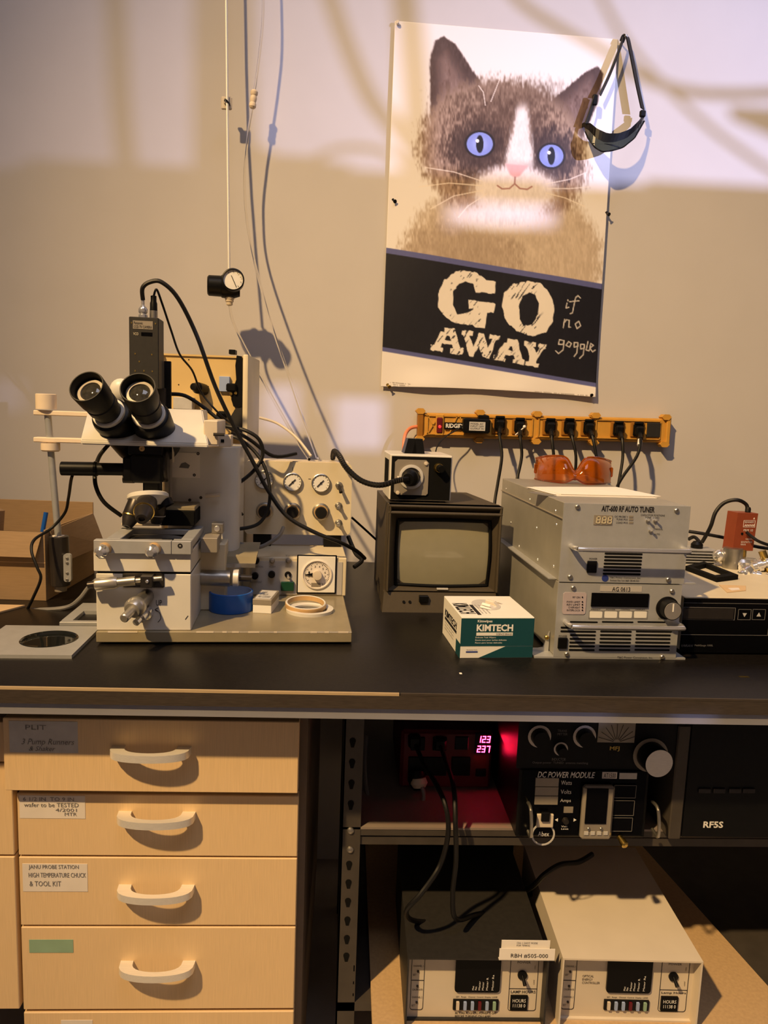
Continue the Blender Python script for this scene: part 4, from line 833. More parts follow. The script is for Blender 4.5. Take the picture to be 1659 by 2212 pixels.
# nosepiece and objectives
nc = m_.v(320, 1074, 0.085); nax = Vector((0.10, -0.30, -1)).normalized()
tu = MB().lathe(nc-nax*0.006, nax, [(0, 0), (0.034, 0), (0.0365, 0.002), (0.0365, 0.008), (0.033, 0.012), (0.024, 0.022), (0, 0.024)], 36).build('nosepiece', 'scope_white', t)
def objective(p0, p1, r, name, ring='brass'):
    d = Vector(p1)-Vector(p0); L_ = d.length
    o = MB().lathe(p0, d, [(0, 0), (r*.95, 0), (r, L_*.1), (r, L_*.62), (r*.92, L_*.66), (r*.9, L_*.74), (r*.55, L_), (r*.3, L_), (r*.28, L_*.94), (0, L_*.94)], 24).build('objective', 'gun', t)
    MB().lathe(Vector(p0)+d*.63, d, [(r*1.02, 0), (r*1.02, L_*.035), (r*.9, L_*.036), (r*.9, 0), (r*1.02, 0)], 24).build('magnification_ring', ring, o); return o
objective(m_.v(299, 1076, 0.075), m_.v(274, 1138, 0.05), 0.0155, 'o')
objective(m_.v(320, 1076, 0.075), m_.v(306, 1122, 0.005), 0.0178, 'o')
objective(m_.v(342, 1080, 0.10), m_.v(337, 1131, 0.10), 0.0155, 'o', 'label_grey')
b = MB().lathe(m_.v(352, 1082, 0.09), (0.5, -0.2, -1), [(0, 0), (0.016, 0), (0.016, 0.012), (0.011, 0.0125), (0, 0.006)], 24); b.build('empty_port', 'black_plastic', t)
pbox(m_, 342, 1103, 421, 1136, 0.12, 0.20, 'stage_bellows', 'black_matte', t, 0.002); pbox(m_, 345, 1094, 421, 1103, 0.125, 0.20, 'bellows_top', 'slab_taupe', t, 0.001)
pbox(m_, 262, 1130, 345, 1136, 0.10, 0.16, 'cover_plate', 'ctl_white', t, 0.001)
# neck, prism housing, illuminator
pbox(m_, 308, 1040, 344, 1066, 0.10, 0.135, 'neck', 'black_plastic', t, 0.003)
ph = pbox(m_, 281, 983, 350, 1044, 0.085, 0.165, 'prism_housing', 'black_plastic', t, 0.004)
pbox(m_, 276, 959, 350, 984, 0.09, 0.16, 'dovetail', 'black_plastic', t, 0.002); screw(m_, 307, 969, 0.09, 0.005, ph, 'ring_tan')
MB().lathe(m_.v(349, 1005, 0.125), (1, 0.06, 0), [(0, 0), (0.031, 0), (0.031, 0.010), (0.028, 0.013), (0, 0.013)], 30).build('side_dial', 'gun', t)
MB().box(m_.v(372, 1000, 0.118), m_.v(376, 962, 0.135), 0.001).build('dial_scale', 'ctl_white', t)
il = MB().lathe(m_.v(132, 1012, 0.12), m_.v(278, 1014, 0.125)-m_.v(132, 1012, 0.12), [(0, 0), (0.012, 0), (0.0128, 0.001), (0.0128, 0.064), (0.0115, 0.0645), (0.0115, 0.12), (0, 0.12)], 28).build('illuminator_tube', 'black_plastic', t)
MB().lathe(m_.v(204, 1013, 0.121), (1, 0.03, 0), [(0, 0), (0.0142, 0), (0.0142, 0.004), (0, 0.004)], 24).build('tube_ring', 'black_gloss', il)
pbox(m_, 265, 988, 284, 1040, 0.10, 0.15, 'tube_mount', 'black_plastic', t, 0.002); MB().lathe(m_.v(266, 1034, 0.115), (1, 0, 0), [(0, 0), (0.008, 0), (0.008, 0.02), (0, 0.02)], 14).build('centring_knob', 'gun', t)
# binocular head
v0, v1, v2 = 0.065, 0.185, 0.27
A = [m_.v(174, 955, v0), m_.v(450, 966, v0), m_.v(437, 886, v1), m_.v(192, 884, v1)]
low = A[0].z; hi = A[2].z
pts = [(A[0].x, v0, low), (A[1].x, v0, low), (A[2].x, v2, low), (A[3].x, v2, low), (A[0].x, v0+0.002, low+0.006), (A[1].x, v0+0.002, low+0.006), (A[2].x, v2, hi), (A[3].x, v2, hi)]
b = MB(); V = lambda x, y, z: (x, y, z)
prof = [(v0, low-0.004), (v0, low+0.004), (v1, hi), (v2, hi), (v2, low-0.004)]
L_v = [b.bm.verts.new(((A[0].x if p_[0] < v1-0.01 else A[3].x), p_[0], p_[1])) for p_ in prof]; R_v = [b.bm.verts.new(((A[1].x if p_[0] < v1-0.01 else A[2].x), p_[0], p_[1])) for p_ in prof]
fs = [b.bm.faces.new(L_v), b.bm.faces.new(R_v[::-1])]+[b.bm.faces.new((L_v[i], R_v[i], R_v[(i+1) % 5], L_v[(i+1) % 5])) for i in range(5)]
bmesh.ops.recalc_face_normals(b.bm, faces=fs); bmesh.ops.bevel(b.bm, geom=list(b.bm.edges), offset=0.002, segments=2, affect='EDGES'); hd = b.build('binocular_head', 'scope_white', t)
MB().box((A[1].x-0.012, v0+0.03, low), (A[1].x+0.014, v1+0.05, low+0.045), 0.002).build('head_side_plate', 'ctl_white', t)
sl = MB().tube([(A[1].x+0.006, v0+0.026, low+0.020), (A[1].x+0.026, v0+0.026, low+0.020)], 0.003, 10).build('slider_pin', 'gun', t)
MB().box((A[1].x+0.012, v0+0.06, low-0.004), (A[1].x+0.035, v0+0.10, low+0.018), 0.001).build('slide_holder', 'ctl_white', t); MB().box((A[1].x+0.016, v0+0.059, low+0.004), (A[1].x+0.022, v0+0.061, low+0.010)).build('slide_window', 'black_matte', t)
def eyepiece(cup, base, mid):
    cup, base = Vector(cup), Vector(base); d = cup-base; L_ = d.length
    body = MB().lathe(base-d*.40, d, [(0, 0), (0.030, 0), (0.0355, L_*.08), (0.0355, L_*.74), (0.0335, L_*.79), (0.029, L_*.81), (0, L_*.81)], 36).build('eye_tube', 'black_plastic', t)
    MB().lathe(base, d, [(0, L_*.40), (0.0282, L_*.40), (0.0290, L_*.41), (0.0290, L_*.445), (0.0275, L_*.455), (0, L_*.455)], 36).build('tube_collar', 'scope_white', body)
    MB().lathe(base, d, [(0, L_*.45), (0.0245, L_*.46), (0.0245, L_*.56), (0.0268, L_*.58), (0.0268, L_*.66), (0.0255, L_*.67), (0.0285, L_*.76), (0.0298, L_*.985), (0.0293, L_), (0.0276, L_), (0.0258, L_*.88), (0.0236, L_*.865), (0, L_*.865)], 40).build('eyecup', 'rubber', body)
    MB().lathe(base+d*.866, d, [(0.0236, 0.0003), (0.0228, 0.004), (0.0178, 0.0042), (0.0174, 0.001), (0, 0.001)], 36).build('ocular_rim', 'tan_plate', body)
    MB().lathe(base+d*.869, d, [(0.0176, 0.0008), (0.012, 0.0045), (0.006, 0.0058), (0, 0.0062)], 30).build('ocular_lens', 'lens_glass', body)
eyepiece(m_.v(186, 834, 0.00), m_.v(268, 932, 0.12), 0); eyepiece(m_.v(297, 837, 0.00), m_.v(338, 934, 0.12), 0)
MB().ball(m_.v(262, 842, 0.15), 0.021, (1, .6, 1)).build('trinocular_cap', 'scope_white', t)
# video camera on the phototube
VC = 0.20
cu0, cw0, cu1, cw1 = m_.rect(279, 685, 343, 838, VC)
MB().lathe(((cu0+cu1)/2, VC+0.03, hi-0.002), (0, 0, 1), [(0, 0), (0.022, 0), (0.022, 0.02), (0.018, 0.024), (0.018, cw0-hi+0.004), (0, cw0-hi+0.004)], 24).build('phototube', 'black_plastic', t)
vc = MB().box((cu0, VC, cw0), (cu1, VC+0.055, cw1), 0.0015).build('video_camera', 'charcoal', t)
pbox(m_, 287, 693, 330, 711, VC-0.0006, VC, 'rating_label', 'tan_plate', vc); ptext('Panasonic\nCCD TV CAMERA', m_, 289, 695, 328, 709, VC-0.0006, vc, 'ink')
ptext('VCO', m_, 288, 718, 299, 724, VC, vc, 'led_off'); pbox(m_, 305, 718, 329, 726, VC-0.0005, VC, 'serial_label', 'black_gloss', vc)
for x, y in ((292, 764), (328, 766), (301, 781), (292, 801), (311, 801), (329, 802), (284, 697), (336, 699)): screw(m_, x, y, VC, 0.0014, vc, 'brass')
bx = m_.v(309, 685, VC+0.02); b = MB().lathe((bx.x, VC+0.02, cw1), (0, 0, 1), [(0, 0), (0.0085, 0), (0.0085, 0.006), (0.0065, 0.008), (0.0085, 0.011), (0.0085, 0.017), (0.006, 0.021), (0.003, 0.025), (0.003, 0.036), (0, 0.036)], 18); b.build('bnc_connector', 'chrome', vc)
bx2 = m_.v(332, 685, VC+0.03); MB().lathe((bx2.x, VC+0.03, cw1), (0, 0, 1), [(0, 0), (0.0075, 0), (0.0075, 0.016), (0, 0.016)], 18).build('round_connector', 'steel', vc); MB().lathe((bx2.x, VC+0.03, cw1+0.016), (0, 0, 1), [(0, 0), (0.0072, 0), (0.0068, 0.014), (0.0055, 0.018), (0.0055, 0.028), (0, 0.03)], 18).build('plug', 'black_plastic', vc)
pbox(m_, 354, 780, 369, 900, 0.26, 0.27, 'camera_bracket', 'black_plastic', t, 0.001); pbox(m_, 335, 838, 356, 885, 0.24, 0.29, 'bracket_block', 'gun', t, 0.001)
# column
b = MB(); cz0 = WS; u0 = m_.v(362, 1000, 0.22).x; u1 = m_.v(522, 1000, 0.26).x
b.prism(rrect(u0, 0.20, u1, 0.36, 0.022, 6), 'uv', cz0, m_.v(430, 962, 0.22).z-0.002); b.build('column', 'scope_white', t)
pbox(m_, 372, 978, 432, 1032, 0.1985, 0.2, 'tape_patch', 'paper', t); q = m_.v(398, 1005, 0.198); MB().prism([(q.x-0.010, q.z-0.005), (q.x+0.008, q.z-0.006), (q.x+0.011, q.z), (q.x+0.002, q.z+0.006), (q.x-0.006, q.z+0.003)], 'uw', 0.1978, 0.1984).build('ink_smudge', 'grey_ink', t)
for x, y in ((428, 980), (420, 1026), (410, 1080), (434, 1075)): screw(m_, x, y, 0.20, 0.003, t, 'gun')
b = MB(); u2 = m_.v(455, 1000, 0.20).x; pbox(m_, 356, 965, 364, 1130, 0.18, 0.20, 'column_edge', 'tan_plate', t)
MB().tube([m_.v(444, 1071, 0.19), m_.v(475, 1069, 0.19)], 0.004, 8).build('hose_barb', 'ctl_white', t)
MB().box((u0+0.01, 0.14, WS), (u1-0.02, 0.2, ZT_-0.03), 0.002).build('column_foot', 'scope_cream', t)
# trolley slab rear riser
MB().box((0.07, 0.36, WS), (0.20, 0.425, 0.14), 0.003).build('rear_riser', 'scope_cream', t)

# open backed enclosure behind the column
EV = 0.455
EF = Fr(MF.world((0, EV, 0)), -1.0)
t = thing('lamp_housing', EF, 'open cream sheet metal housing standing behind the microscope', 'housing')
e0, ez1 = EF.v(354, 800, 0.012).x, EF.v(440, 766, 0).z; e1, e2 = EF.v(523, 900, 0).x, EF.v(535, 900, 0).x
MB().box((e0, 0.012, 0.12), (e1+0.002, 0.018, ez1-0.004)).build('back_panel', 'aged_cream', t)
MB().box((e0-0.002, 0.008, ez1-0.004), (e1+0.002, 0.17, ez1)).build('top_lip', 'aged_cream', t)
MB().box((e1, 0.0, 0.0), (e2, 0.19, ez1+0.004), 0.003, 2).build('side_wall', 'scope_cream', t)
MB().box((e0-0.004, 0.0, 0.0), (e0, 0.14, ez1), 0.001).build('side_wall', 'scope_cream', t)
MB().box((e0, 0.02, 0), (e1, 0.14, 0.12)).build('base', 'scope_cream', t)
q = [EF.v(x, y, 0.008) for x, y in ((512, 768), (523, 770), (523, 880), (516, 882), (505, 878), (500, 862), (506, 835), (511, 820), (509, 790))]
MB().prism([(p_.x, p_.z) for p_ in q], 'uw', 0.003, 0.0125).build('wiring_plate', 'black_plastic', t)
q = [EF.v(x, y, 0.008) for x, y in ((523, 876), (523, 945), (500, 948), (500, 898), (508, 884))]
MB().prism([(p_.x, p_.z) for p_ in q], 'uw', 0.003, 0.0125).build('wiring_plate', 'charcoal', t)
pbox(EF, 473, 813, 496, 846, 0.003, 0.013, 'switch_block', 'pale_blue', t, 0.001); pbox(EF, 494, 755, 508, 765, 0.004, 0.03, 'catch', 'black_plastic', t, 0.001)
for x, y in ((498, 833), (499, 850), (509, 849), (458, 914), (496, 938)): screw(EF, x, y, 0.001, 0.0035, t, 'brass')
pbox(EF, 488, 828, 510, 846, -0.006, 0.013, 'clamp', 'black_plastic', t, 0.003); pbox(EF, 455, 905, 470, 922, -0.006, 0.013, 'clamp', 'black_plastic', t, 0.003); pbox(EF, 466, 888, 490, 905, -0.010, 0.013, 'clamp', 'black_plastic', t, 0.006)
MB().lathe(EF.v(441, 842, 0.013), (-0.35, -1, 0.12), [(0, 0), (0.013, 0), (0.013, 0.03), (0.010, 0.034), (0.008, 0.046), (0, 0.047)], 20).build('cable_gland', 'black_plastic', t)
pbox(EF, 374, 858, 415, 884, -0.018, 0.013, 'transformer', 'label_grey', t, 0.001)
for x, y in ((408, 777), (386, 831), (450, 835)): screw(EF, x, y, 0.0125, 0.0016, t, 'gun')

# control console with timer on the slab
KF = Fr(MF.world((0, 0.26, WS)), 3.8)
t = thing('timer_console', KF, 'low white control console with square timer dial on the slab', 'console')
k0, kz0, k1, kz1 = KF.rect(400, 1204, 748, 1290, 0); k0 = 0.246; kz0 = 0.0
MB().box((k0, 0.0, 0), (k1, 0.155, kz1), 0.0015).build('case', 'scope_cream', t)
MB().box((k0+0.004, -0.0015, 0.003), (k1-0.009, 0, kz1-0.008)).build('front_panel', 'panel_grey', t)
v = -0.0015
pbox(KF, 641, 1199, 727, 1283, v-0.003, v, 'timer_bezel', 'black_plastic', t, 0.001); tm = pbox(KF, 644, 1202, 724, 1280, v-0.005, v-0.003, 'timer_face', 'dial_white', t, 0.0005)
c = KF.v(685, 1241, v-0.005)
MB().lathe(c, (0, -1, 0), [(0.0315, 0), (0.0315, 0.003), (0.0295, 0.0035), (0.029, 0.001), (0, 0.001)], 40).build('dial_ring', 'label_paper', tm)
b = MB()
for k in range(40):
    a = math.radians(-60+k*7.6); dd = Vector((math.cos(a), 0, math.sin(a))); r0 = 0.021 if k % 4 == 0 else 0.024
    b.tube([c+dd*r0+Vector((0, -0.0012, 0)), c+dd*0.0265+Vector((0, -0.0012, 0))], 0.0005, 4)
b.build('dial_ticks', 'ink', tm)
for k in range(8):
    a = math.radians(195-k*30); text(str(k), (c.x+0.0175*math.cos(a)-0.0016, c.z+0.0175*math.sin(a)-0.0022, c.x+0.0175*math.cos(a)+0.0016, c.z+0.0175*math.sin(a)+0.0022), c.y-0.0013, tm)
MB().lathe(c, (0, -1, 0), [(0.010, 0), (0.0095, 0.012), (0, 0.013)], 24).build('dial_knob', 'ctl_white', tm); MB().prism([(c.x-0.008, c.z-0.003), (c.x-0.026, c.z), (c.x-0.008, c.z+0.004)], 'uw', c.y-0.004, c.y-0.0015).build('pointer', 'black_plastic', tm)
MB().box((c.x-0.012, c.y-0.002, c.z-0.026), (c.x+0.008, c.y-0.0012, c.z-0.018)).build('range_window', 'tan_plate', tm)
pbox(KF, 607, 1257, 635, 1277, v-0.006, v, 'green_rocker', 'green_sw', t, 0.001)
for x, y in ((553, 1210), (519, 1212), (470, 1214), (587, 1240), (551, 1243)):
    MB().lathe(KF.v(x, y, v), (0, -1, 0), [(0.0075, 0), (0.007, 0.009), (0, 0.0095)], 18).build('knob', 'black_plastic', t)
for x, y in ((588, 1211), (623, 1211)): MB().lathe(KF.v(x, y, v), (0, -1, 0), [(0.006, 0), (0.0055, 0.003), (0.003, 0.006), (0, 0.0065)], 14).build('lamp', 'tan_plate', t)
p = KF.v(622, 1241, v); tg = MB().lathe(p, (0, -1, 0), [(0.007, 0), (0.007, 0.003), (0.004, 0.0035), (0, 0.0035)], 14).build('toggle_switch', 'black_plastic', t); MB().cyl(p, p+Vector((0.001, -0.013, -0.004)), 0.002, 0.003, 10).build('lever', 'chrome', tg)
for s_, x0, y0, x1, y1 in (('CONTACT', 507, 1221, 532, 1225), ('SEPARATION', 541, 1222, 568, 1226), ('VACUUM', 581, 1222, 595, 1226), ('MASK', 617, 1222, 629, 1226), ('WAFER', 617, 1198, 632, 1202), ('ALIGNMENT', 540, 1255, 566, 1259), ('EXPOSURE', 607, 1283, 632, 1286)): ptext(s_, KF, x0, y0, x1, y1, v, t, 'grey_ink')
# gauge panel
GV = 0.385; GP = Fr(MF.world((0, GV, WS+kz1)), 3.8)
t = thing('pressure_gauge_box', GP, 'cream box with three round pressure gauges above the timer console', 'gauge panel')
g0, gz0, g1, gz1 = GP.rect(528, 998, 759, 1155, 0)
MB().prism(rrect(g0, gz0, g1, gz1, 0.012, 5), 'uw', 0, 0.066).build('case', 'scope_cream', t, 40)
MB().box((g0+0.012, 0.004, gz1-0.001), (g1-0.008, 0.066, gz1+0.0015)).build('top_cover', 'ctl_white', t)
for u in (g0+0.02, g1-0.06): MB().box((u, 0.006, 0.0), (u+0.04, 0.06, gz0+0.002)).build('foot', 'black_plastic', t)
for i, (x, y) in enumerate(((571, 1036), (632, 1041), (693, 1043))):
    c = GP.v(x, y, 0); g = MB().lathe(c, (0, -1, 0), [(0, 0.0), (0.0205, 0), (0.0212, 0.003), (0.0212, 0.006), (0.0195, 0.007), (0.019, 0.004), (0, 0.004)], 36).build('gauge', 'steel', t)
    MB().lathe(c+Vector((0, -0.0042, 0)), (0, -1, 0), [(0.019, 0), (0, 0.0002)], 32).build('dial', 'dial_white', g)
    e = Vector((0.7, 0, 0.7)); MB().tube([c+Vector((0, -0.0055, 0))-e*0.012, c+Vector((0, -0.0055, 0))+e*0.009], 0.0012, 6).ball(c+Vector((0, -0.0055, 0)), 0.0022).build('needle', 'ink', g)
    b = MB()
    for k in range(13):
        a = math.radians(-40+k*22); dd = Vector((math.cos(a), 0, math.sin(a))); b.tube([c+dd*0.0155+Vector((0, -0.0046, 0)), c+dd*0.018+Vector((0, -0.0046, 0))], 0.0005, 4)
    b.build('ticks', 'ink', g)
    k_ = GP.v((572, 632, 693)[i], (1103, 1104, 1105)[i], 0)
    kb = MB().lathe(k_, (0, -1, 0), [(0, 0), (0.0195, 0), (0.0195, 0.003), (0.017, 0.004), (0.0165, 0.012), (0, 0.012)], 28).build('regulator_knob', 'steel', t)
    MB().lathe(k_+Vector((0, -0.011, 0)), (0, -1, 0), [(0, 0), (0.0158, 0), (0.0152, 0.005), (0, 0.005)], 28).build('colour_band', 'ring_tan', kb); MB().lathe(k_+Vector((0, -0.015, 0)), (0, -1, 0), [(0, 0), (0.0138, 0), (0.0128, 0.010), (0, 0.0105)], 28).build('knob_top', 'rubber', kb)
b = MB(); a_ = GP.v(632, 1013, 0); b.box((a_.x-0.0005, -0.0006, a_.z-0.004), (a_.x+0.0005, 0, a_.z+0.004)); a_ = GP.v(669, 1035, 0); b.box((a_.x-0.003, -0.0006, a_.z), (a_.x+0.003, 0, a_.z+0.001)); b.build('set_mark', 'ink', t)
for x, y, dz in ((732, 1048, -0.014), (731, 1092, -0.002), (731, 1129, -0.002)):
    c = GP.v(x, y, 0); g = MB().lathe(c, (0, -1, 0), [(0.0085, 0), (0.0085, 0.003), (0.006, 0.004), (0.005, 0.010), (0, 0.010)], 8).build('toggle_valve', 'steel', t); MB().cyl(c+Vector((0, -0.008, 0)), c+Vector((0.004 if dz < -.01 else 0, -0.022, dz)), 0.003, 0.0042, 10).build('lever', 'chrome' if dz > -.01 else 'gun', g)

# swing arm hung at the left of the microscope
AF = Fr(MF.world((0, 0.30, 0)), 3.8)
t = thing('swing_arm', AF, 'cream double swing arm with hanging rod and black cylinder left of the microscope', 'arm')
x1 = e0+0.0
for y in (891, 949):
    q = AF.v(76, y, 0); MB().box((q.x, -0.012, q.z-0.005), (e0-0.002, 0.012, q.z+0.005), 0.0015).build('arm_bar', 'wood_cup', t)
    if y == 891: MB().box((e0-0.02, -0.01, AF.v(76, 949, 0).z-0.02), (e0-0.002, 0.16, q.z+0.02), 0.002).build('pivot_block', 'wood_cup', t)
q = AF.v(100, 884, 0); MB().lathe((q.x, 0, q.z), (0, 0, 1), [(0, 0), (0.020, 0), (0.020, 0.030), (0.018, 0.031), (0, 0.031)], 28).build('cup', 'wood_cup', t)
q2 = AF.v(109, 957, 0); MB().lathe((q2.x, 0, q2.z), (0, 0, -1), [(0, 0), (0.0185, 0), (0.0185, 0.014), (0.016, 0.017), (0, 0.017)], 28).build('hub', 'wood_cup', t)
ra, rb = AF.v(103, 893, 0), AF.v(126, 1160, 0); MB().tube([ra, rb], 0.0068, 16).build('rod', 'alu_panel', t); MB().lathe(rb, (0, 0, 1), [(0, 0), (0.012, 0), (0.012, 0.003), (0, 0.003)], 18).build('collar', 'label_paper', t)
ct, cb = AF.v(127, 1158, 0), AF.v(131, 1264, 0); cy = MB().lathe(cb, ct-cb, [(0, 0), (0.0185, 0), (0.0195, 0.001), (0.0195, (ct-cb).length-0.001), (0.0185, (ct-cb).length), (0, (ct-cb).length)], 28).build('cylinder', 'gun', t)
MB().lathe(cb, (0, 0, -1), [(0, 0), (0.012, 0), (0.012, 0.012), (0, 0.012)], 18).build('stub', 'tan_plate', t)
u0, w0, u1, w1 = AF.rect(137, 1197, 153, 1257, -0.022); MB().prism(rrect(u0, w0, u1, w1, 0.005), 'uw', -0.022, -0.012).build('clamp_plate', 'alu_panel', cy)
for y in (1206, 1216, 1238, 1252): screw(AF, 145, y, -0.022, 0.0028, cy, 'steel')

# small things on the slab
def on_slab(x, y): return MF.world(MF.w(x, y, WS))
o = thing('tape_roll', Fr(on_slab(499, 1316), 0), 'blue tape roll standing on the slab behind the stage block', 'tape')
MB().lathe((0, 0, 0), (0, 0, 1), [(0.035, 0), (0.0415, 0), (0.0425, 0.001), (0.0425, 0.037), (0.0415, 0.038), (0.040, 0.038)], 48).build('tape', 'blue_tape', o); MB().lathe((0, 0, 0), (0, 0, 1), [(0.0402, 0.0378), (0.0392, 0.0378), (0.0390, 0.0), (0, 0.0005)], 48).build('core', 'pale_blue', o)
bf = Fr(on_slab(546, 1324), -6); o = thing('small_box', bf, 'small white box with dark lid between the tape roll and rings', 'box')
MB().box((0, 0, 0), (0.036, 0.075, 0.016), 0.0006).build('tray', 'carton_white', o); MB().box((-0.0006, -0.0006, 0.016), (0.0366, 0.0756, 0.028), 0.001).build('lid', 'tan_plate', o); MB().box((0.003, 0.004, 0.0279), (0.033, 0.07, 0.0284)).build('lid_label', 'label_grey', o)
text('SLIDES\n25 PIECES\nPRE CLEANED', (0.006, 0.012, 0.03, 0.06), 0.0288, o, 'grey_ink', plane='uv')
o = thing('wafer_ring', Fr(on_slab(669, 1320)), 'white wafer ring lying lowest on the slab', 'ring', 'wafer rings on the slab')
MB().lathe((0, 0, 0), (0, 0, 1), [(0.034, 0), (0.046, 0), (0.0465, 0.006), (0.038, 0.0065), (0.034, 0.004), (0.034, 0)], 48).build('rim', 'scope_white', o); MB().lathe((0, 0, 0), (0, 0, 1), [(0.034, 0.0008), (0, 0.001)], 40).build('disc', 'dark_glass', o)
pz = Vector(on_slab(660, 1318)); o = thing('wafer_ring', Fr((pz.x, pz.y+0.002, pz.z+0.0068)), 'tan edged wafer ring lying on top of the white ring', 'ring', 'wafer rings on the slab')
MB().lathe((0, 0, 0), (0.03, -0.10, 1), [(0.035, 0), (0.040, 0), (0.0405, 0.002), (0.0405, 0.008), (0.039, 0.009), (0.036, 0.009), (0.035, 0.0)], 48).build('rim', 'ring_tan', o); MB().lathe((0, 0, 0.0003), (0.03, -0.10, 1), [(0.0398, 0.0088), (0.038, 0.0098), (0.0362, 0.0088)], 48).build('lip', 'scope_white', o)
# cover plates lying left of the slab
q0, q1 = Vector(WF.w(0, 1418, ZB+0.006)), Vector(WF.w(152, 1418, ZB+0.006)); PF_ = Fr((q1.x, q1.y, ZB), 2)
o = thing('window_plate', PF_, 'square metal plate with round window lying at the bench front', 'plate')
def plate(o, W_, D_, cx, cy, r, th, sk=0.0):
    b = MB(); n = 48; out = []; inn = []
    for k in range(n):
        a = 2*PI*k/n; c_, s_ = math.cos(a), math.sin(a); m2 = max(abs(c_), abs(s_)); x, y = c_/m2, s_/m2
        X = cx+(x*(0-cx)*-1 if x < 0 else x*(W_-cx)) if False else (cx+x*cx if x < 0 else cx+x*(W_-cx)); Y = cy+y*cy if y < 0 else cy+y*(D_-cy)
        out.append((X+sk*Y, Y)); inn.append((cx+sk*cy+r*c_, cy+r*s_))
    for k in range(n):
        j = (k+1) % n; b.hexa([(out[k][0], out[k][1], 0), (out[j][0], out[j][1], 0), (inn[j][0], inn[j][1], 0), (inn[k][0], inn[k][1], 0), (out[k][0], out[k][1], th), (out[j][0], out[j][1], th), (inn[j][0], inn[j][1], th), (inn[k][0], inn[k][1], th)])
    b.build('plate', 'alu_panel', o); MB().lathe((cx+sk*cy, cy, 0), (0, 0, 1), [(r, th*.4), (r+0.0018, th*1.02), (r+0.0005, th*1.2), (r-0.002, th*.9), (r-0.003, th*.3), (0, th*.3)], 48).build('window', 'dark_glass', o)
PF_ = Fr((q1.x-0.17, q1.y-0.0, ZB), 2); o.location = Vector(PF_.o); plate(o, 0.17, 0.165, 0.105, 0.085, 0.046, 0.006)
q = Vector(WF.w(128, 1345, ZB+0.006)); o = thing('slotted_plate', Fr((q.x, q.y, ZB), 2), 'grey metal plate lying behind the window plate beside the slab', 'plate')
MB().box((0, 0, 0), (0.105, 0.014, 0.007), 0.0006).box((0, 0.014, 0), (0.02, 0.14, 0.007)).box((0.085, 0.014, 0), (0.105, 0.14, 0.007)).box((0.02, 0.08, 0), (0.085, 0.14, 0.007)).build('plate', 'alu_panel', o)
MB().lathe((0.075, 0.006, 0.007), (0, 0, 1), [(0.006, 0), (0.006, 0.003), (0.0045, 0.009), (0, 0.009)], 12).build('thumb_screw', 'ctl_white', o); MB().box((0.084, -0.004, 0.0071), (0.098, 0.006, 0.02), 0.001).build('hinge', 'steel', o)
# cardboard carton
c0, c1 = Vector(WF.w(100, 1298, ZB)), Vector(WF.w(196, 1246, ZB)); ang = math.degrees(math.atan2(-(c1.x-c0.x), c1.y-c0.y)); CB = Fr((c0.x, c0.y, ZB), ang*0.6); L_ = 0.27; H_ = CB.v(104, 1150, 0).z
t = thing('cardboard_box', CB, 'open brown cardboard box at the left end of the bench', 'box')
th = 0.004; W_ = 0.34
MB().box((-W_, 0, 0), (0, th, H_), 0.0005).build('front_side', 'cardboard', t); MB().box((-th, th, 0), (0, L_, H_+0.004), 0.0005).build('right_side', 'cardboard', t); MB().box((-W_, L_-th, 0), (0, L_, H_+0.03), 0.0005).build('rear_side', 'cardboard', t); MB().box((-W_, th, 0), (-W_+th, L_, H_)).build('left_side', 'cardboard', t); MB().box((-W_, th, 0), (-th, L_-th, th)).build('bottom', 'cardboard', t)
MB().hexa([(-0.001, 0.02, H_), (0.003, 0.02, H_), (0.003, L_-0.01, H_+0.004), (-0.001, L_-0.01, H_+0.004), (0.018, 0.03, H_-0.07), (0.022, 0.03, H_-0.07), (0.034, L_-0.02, H_-0.07), (0.03, L_-0.02, H_-0.07)]).build('flap', 'cardboard', t)
MB().hexa([(-W_, -0.002, H_), (-0.004, -0.002, H_), (-0.004, 0.003, H_), (-W_, 0.003, H_), (-W_, -0.02, H_-0.05), (-0.012, -0.02, H_-0.05), (-0.012, -0.017, H_-0.05), (-W_, -0.017, H_-0.05)]).build('flap', 'cardboard', t)
MB().box((-W_, -0.0006, H_*.55), (0.0, 0.0, H_*.56)).build('tape_seam', 'cardboard_board', t)
o = thing('paper_roll', Fr(CB.world((-0.20, 0.12, 0.004)), 0), 'brown paper roll poking out of the cardboard box', 'roll'); MB().lathe((0, 0, 0), (0.05, 0.1, 1), [(0, 0), (0.04, 0), (0.04, H_+0.02), (0.032, H_+0.024), (0.03, H_), (0, H_)], 24).build('roll', 'cardboard', o)
o = thing('pen', Fr(CB.world((-0.09, 0.14, 0.004))), 'blue pen standing in the cardboard box', 'pen'); MB().tube([(0.0, 0, 0.0), (0.02, 0.03, H_+0.012)], 0.005, 10).build('barrel', 'blue_tape', o)
q = WF.w(60, 1310, ZB); o = thing('cardboard_sheet', Fr((q.x, q.y, ZB)), 'flat tan cardboard sheet in front of the cardboard box', 'cardboard'); MB().prism([(-0.3, -0.14), (-0.07, -0.13), (-0.005, 0.0), (-0.3, 0.0)], 'uv', 0.0, 0.003).build('sheet', 'cardboard_board', o)
cable('signal_cable', [(-60, 1318, -.56), (60, 1318, -.60), (140, 1313, -.61), (170, 1295, -.58), (190, 1270, -.54), (205, 1255, -.5)], 0.0045, 'grey_cable', 'grey cord running over the bench to the slab left side')

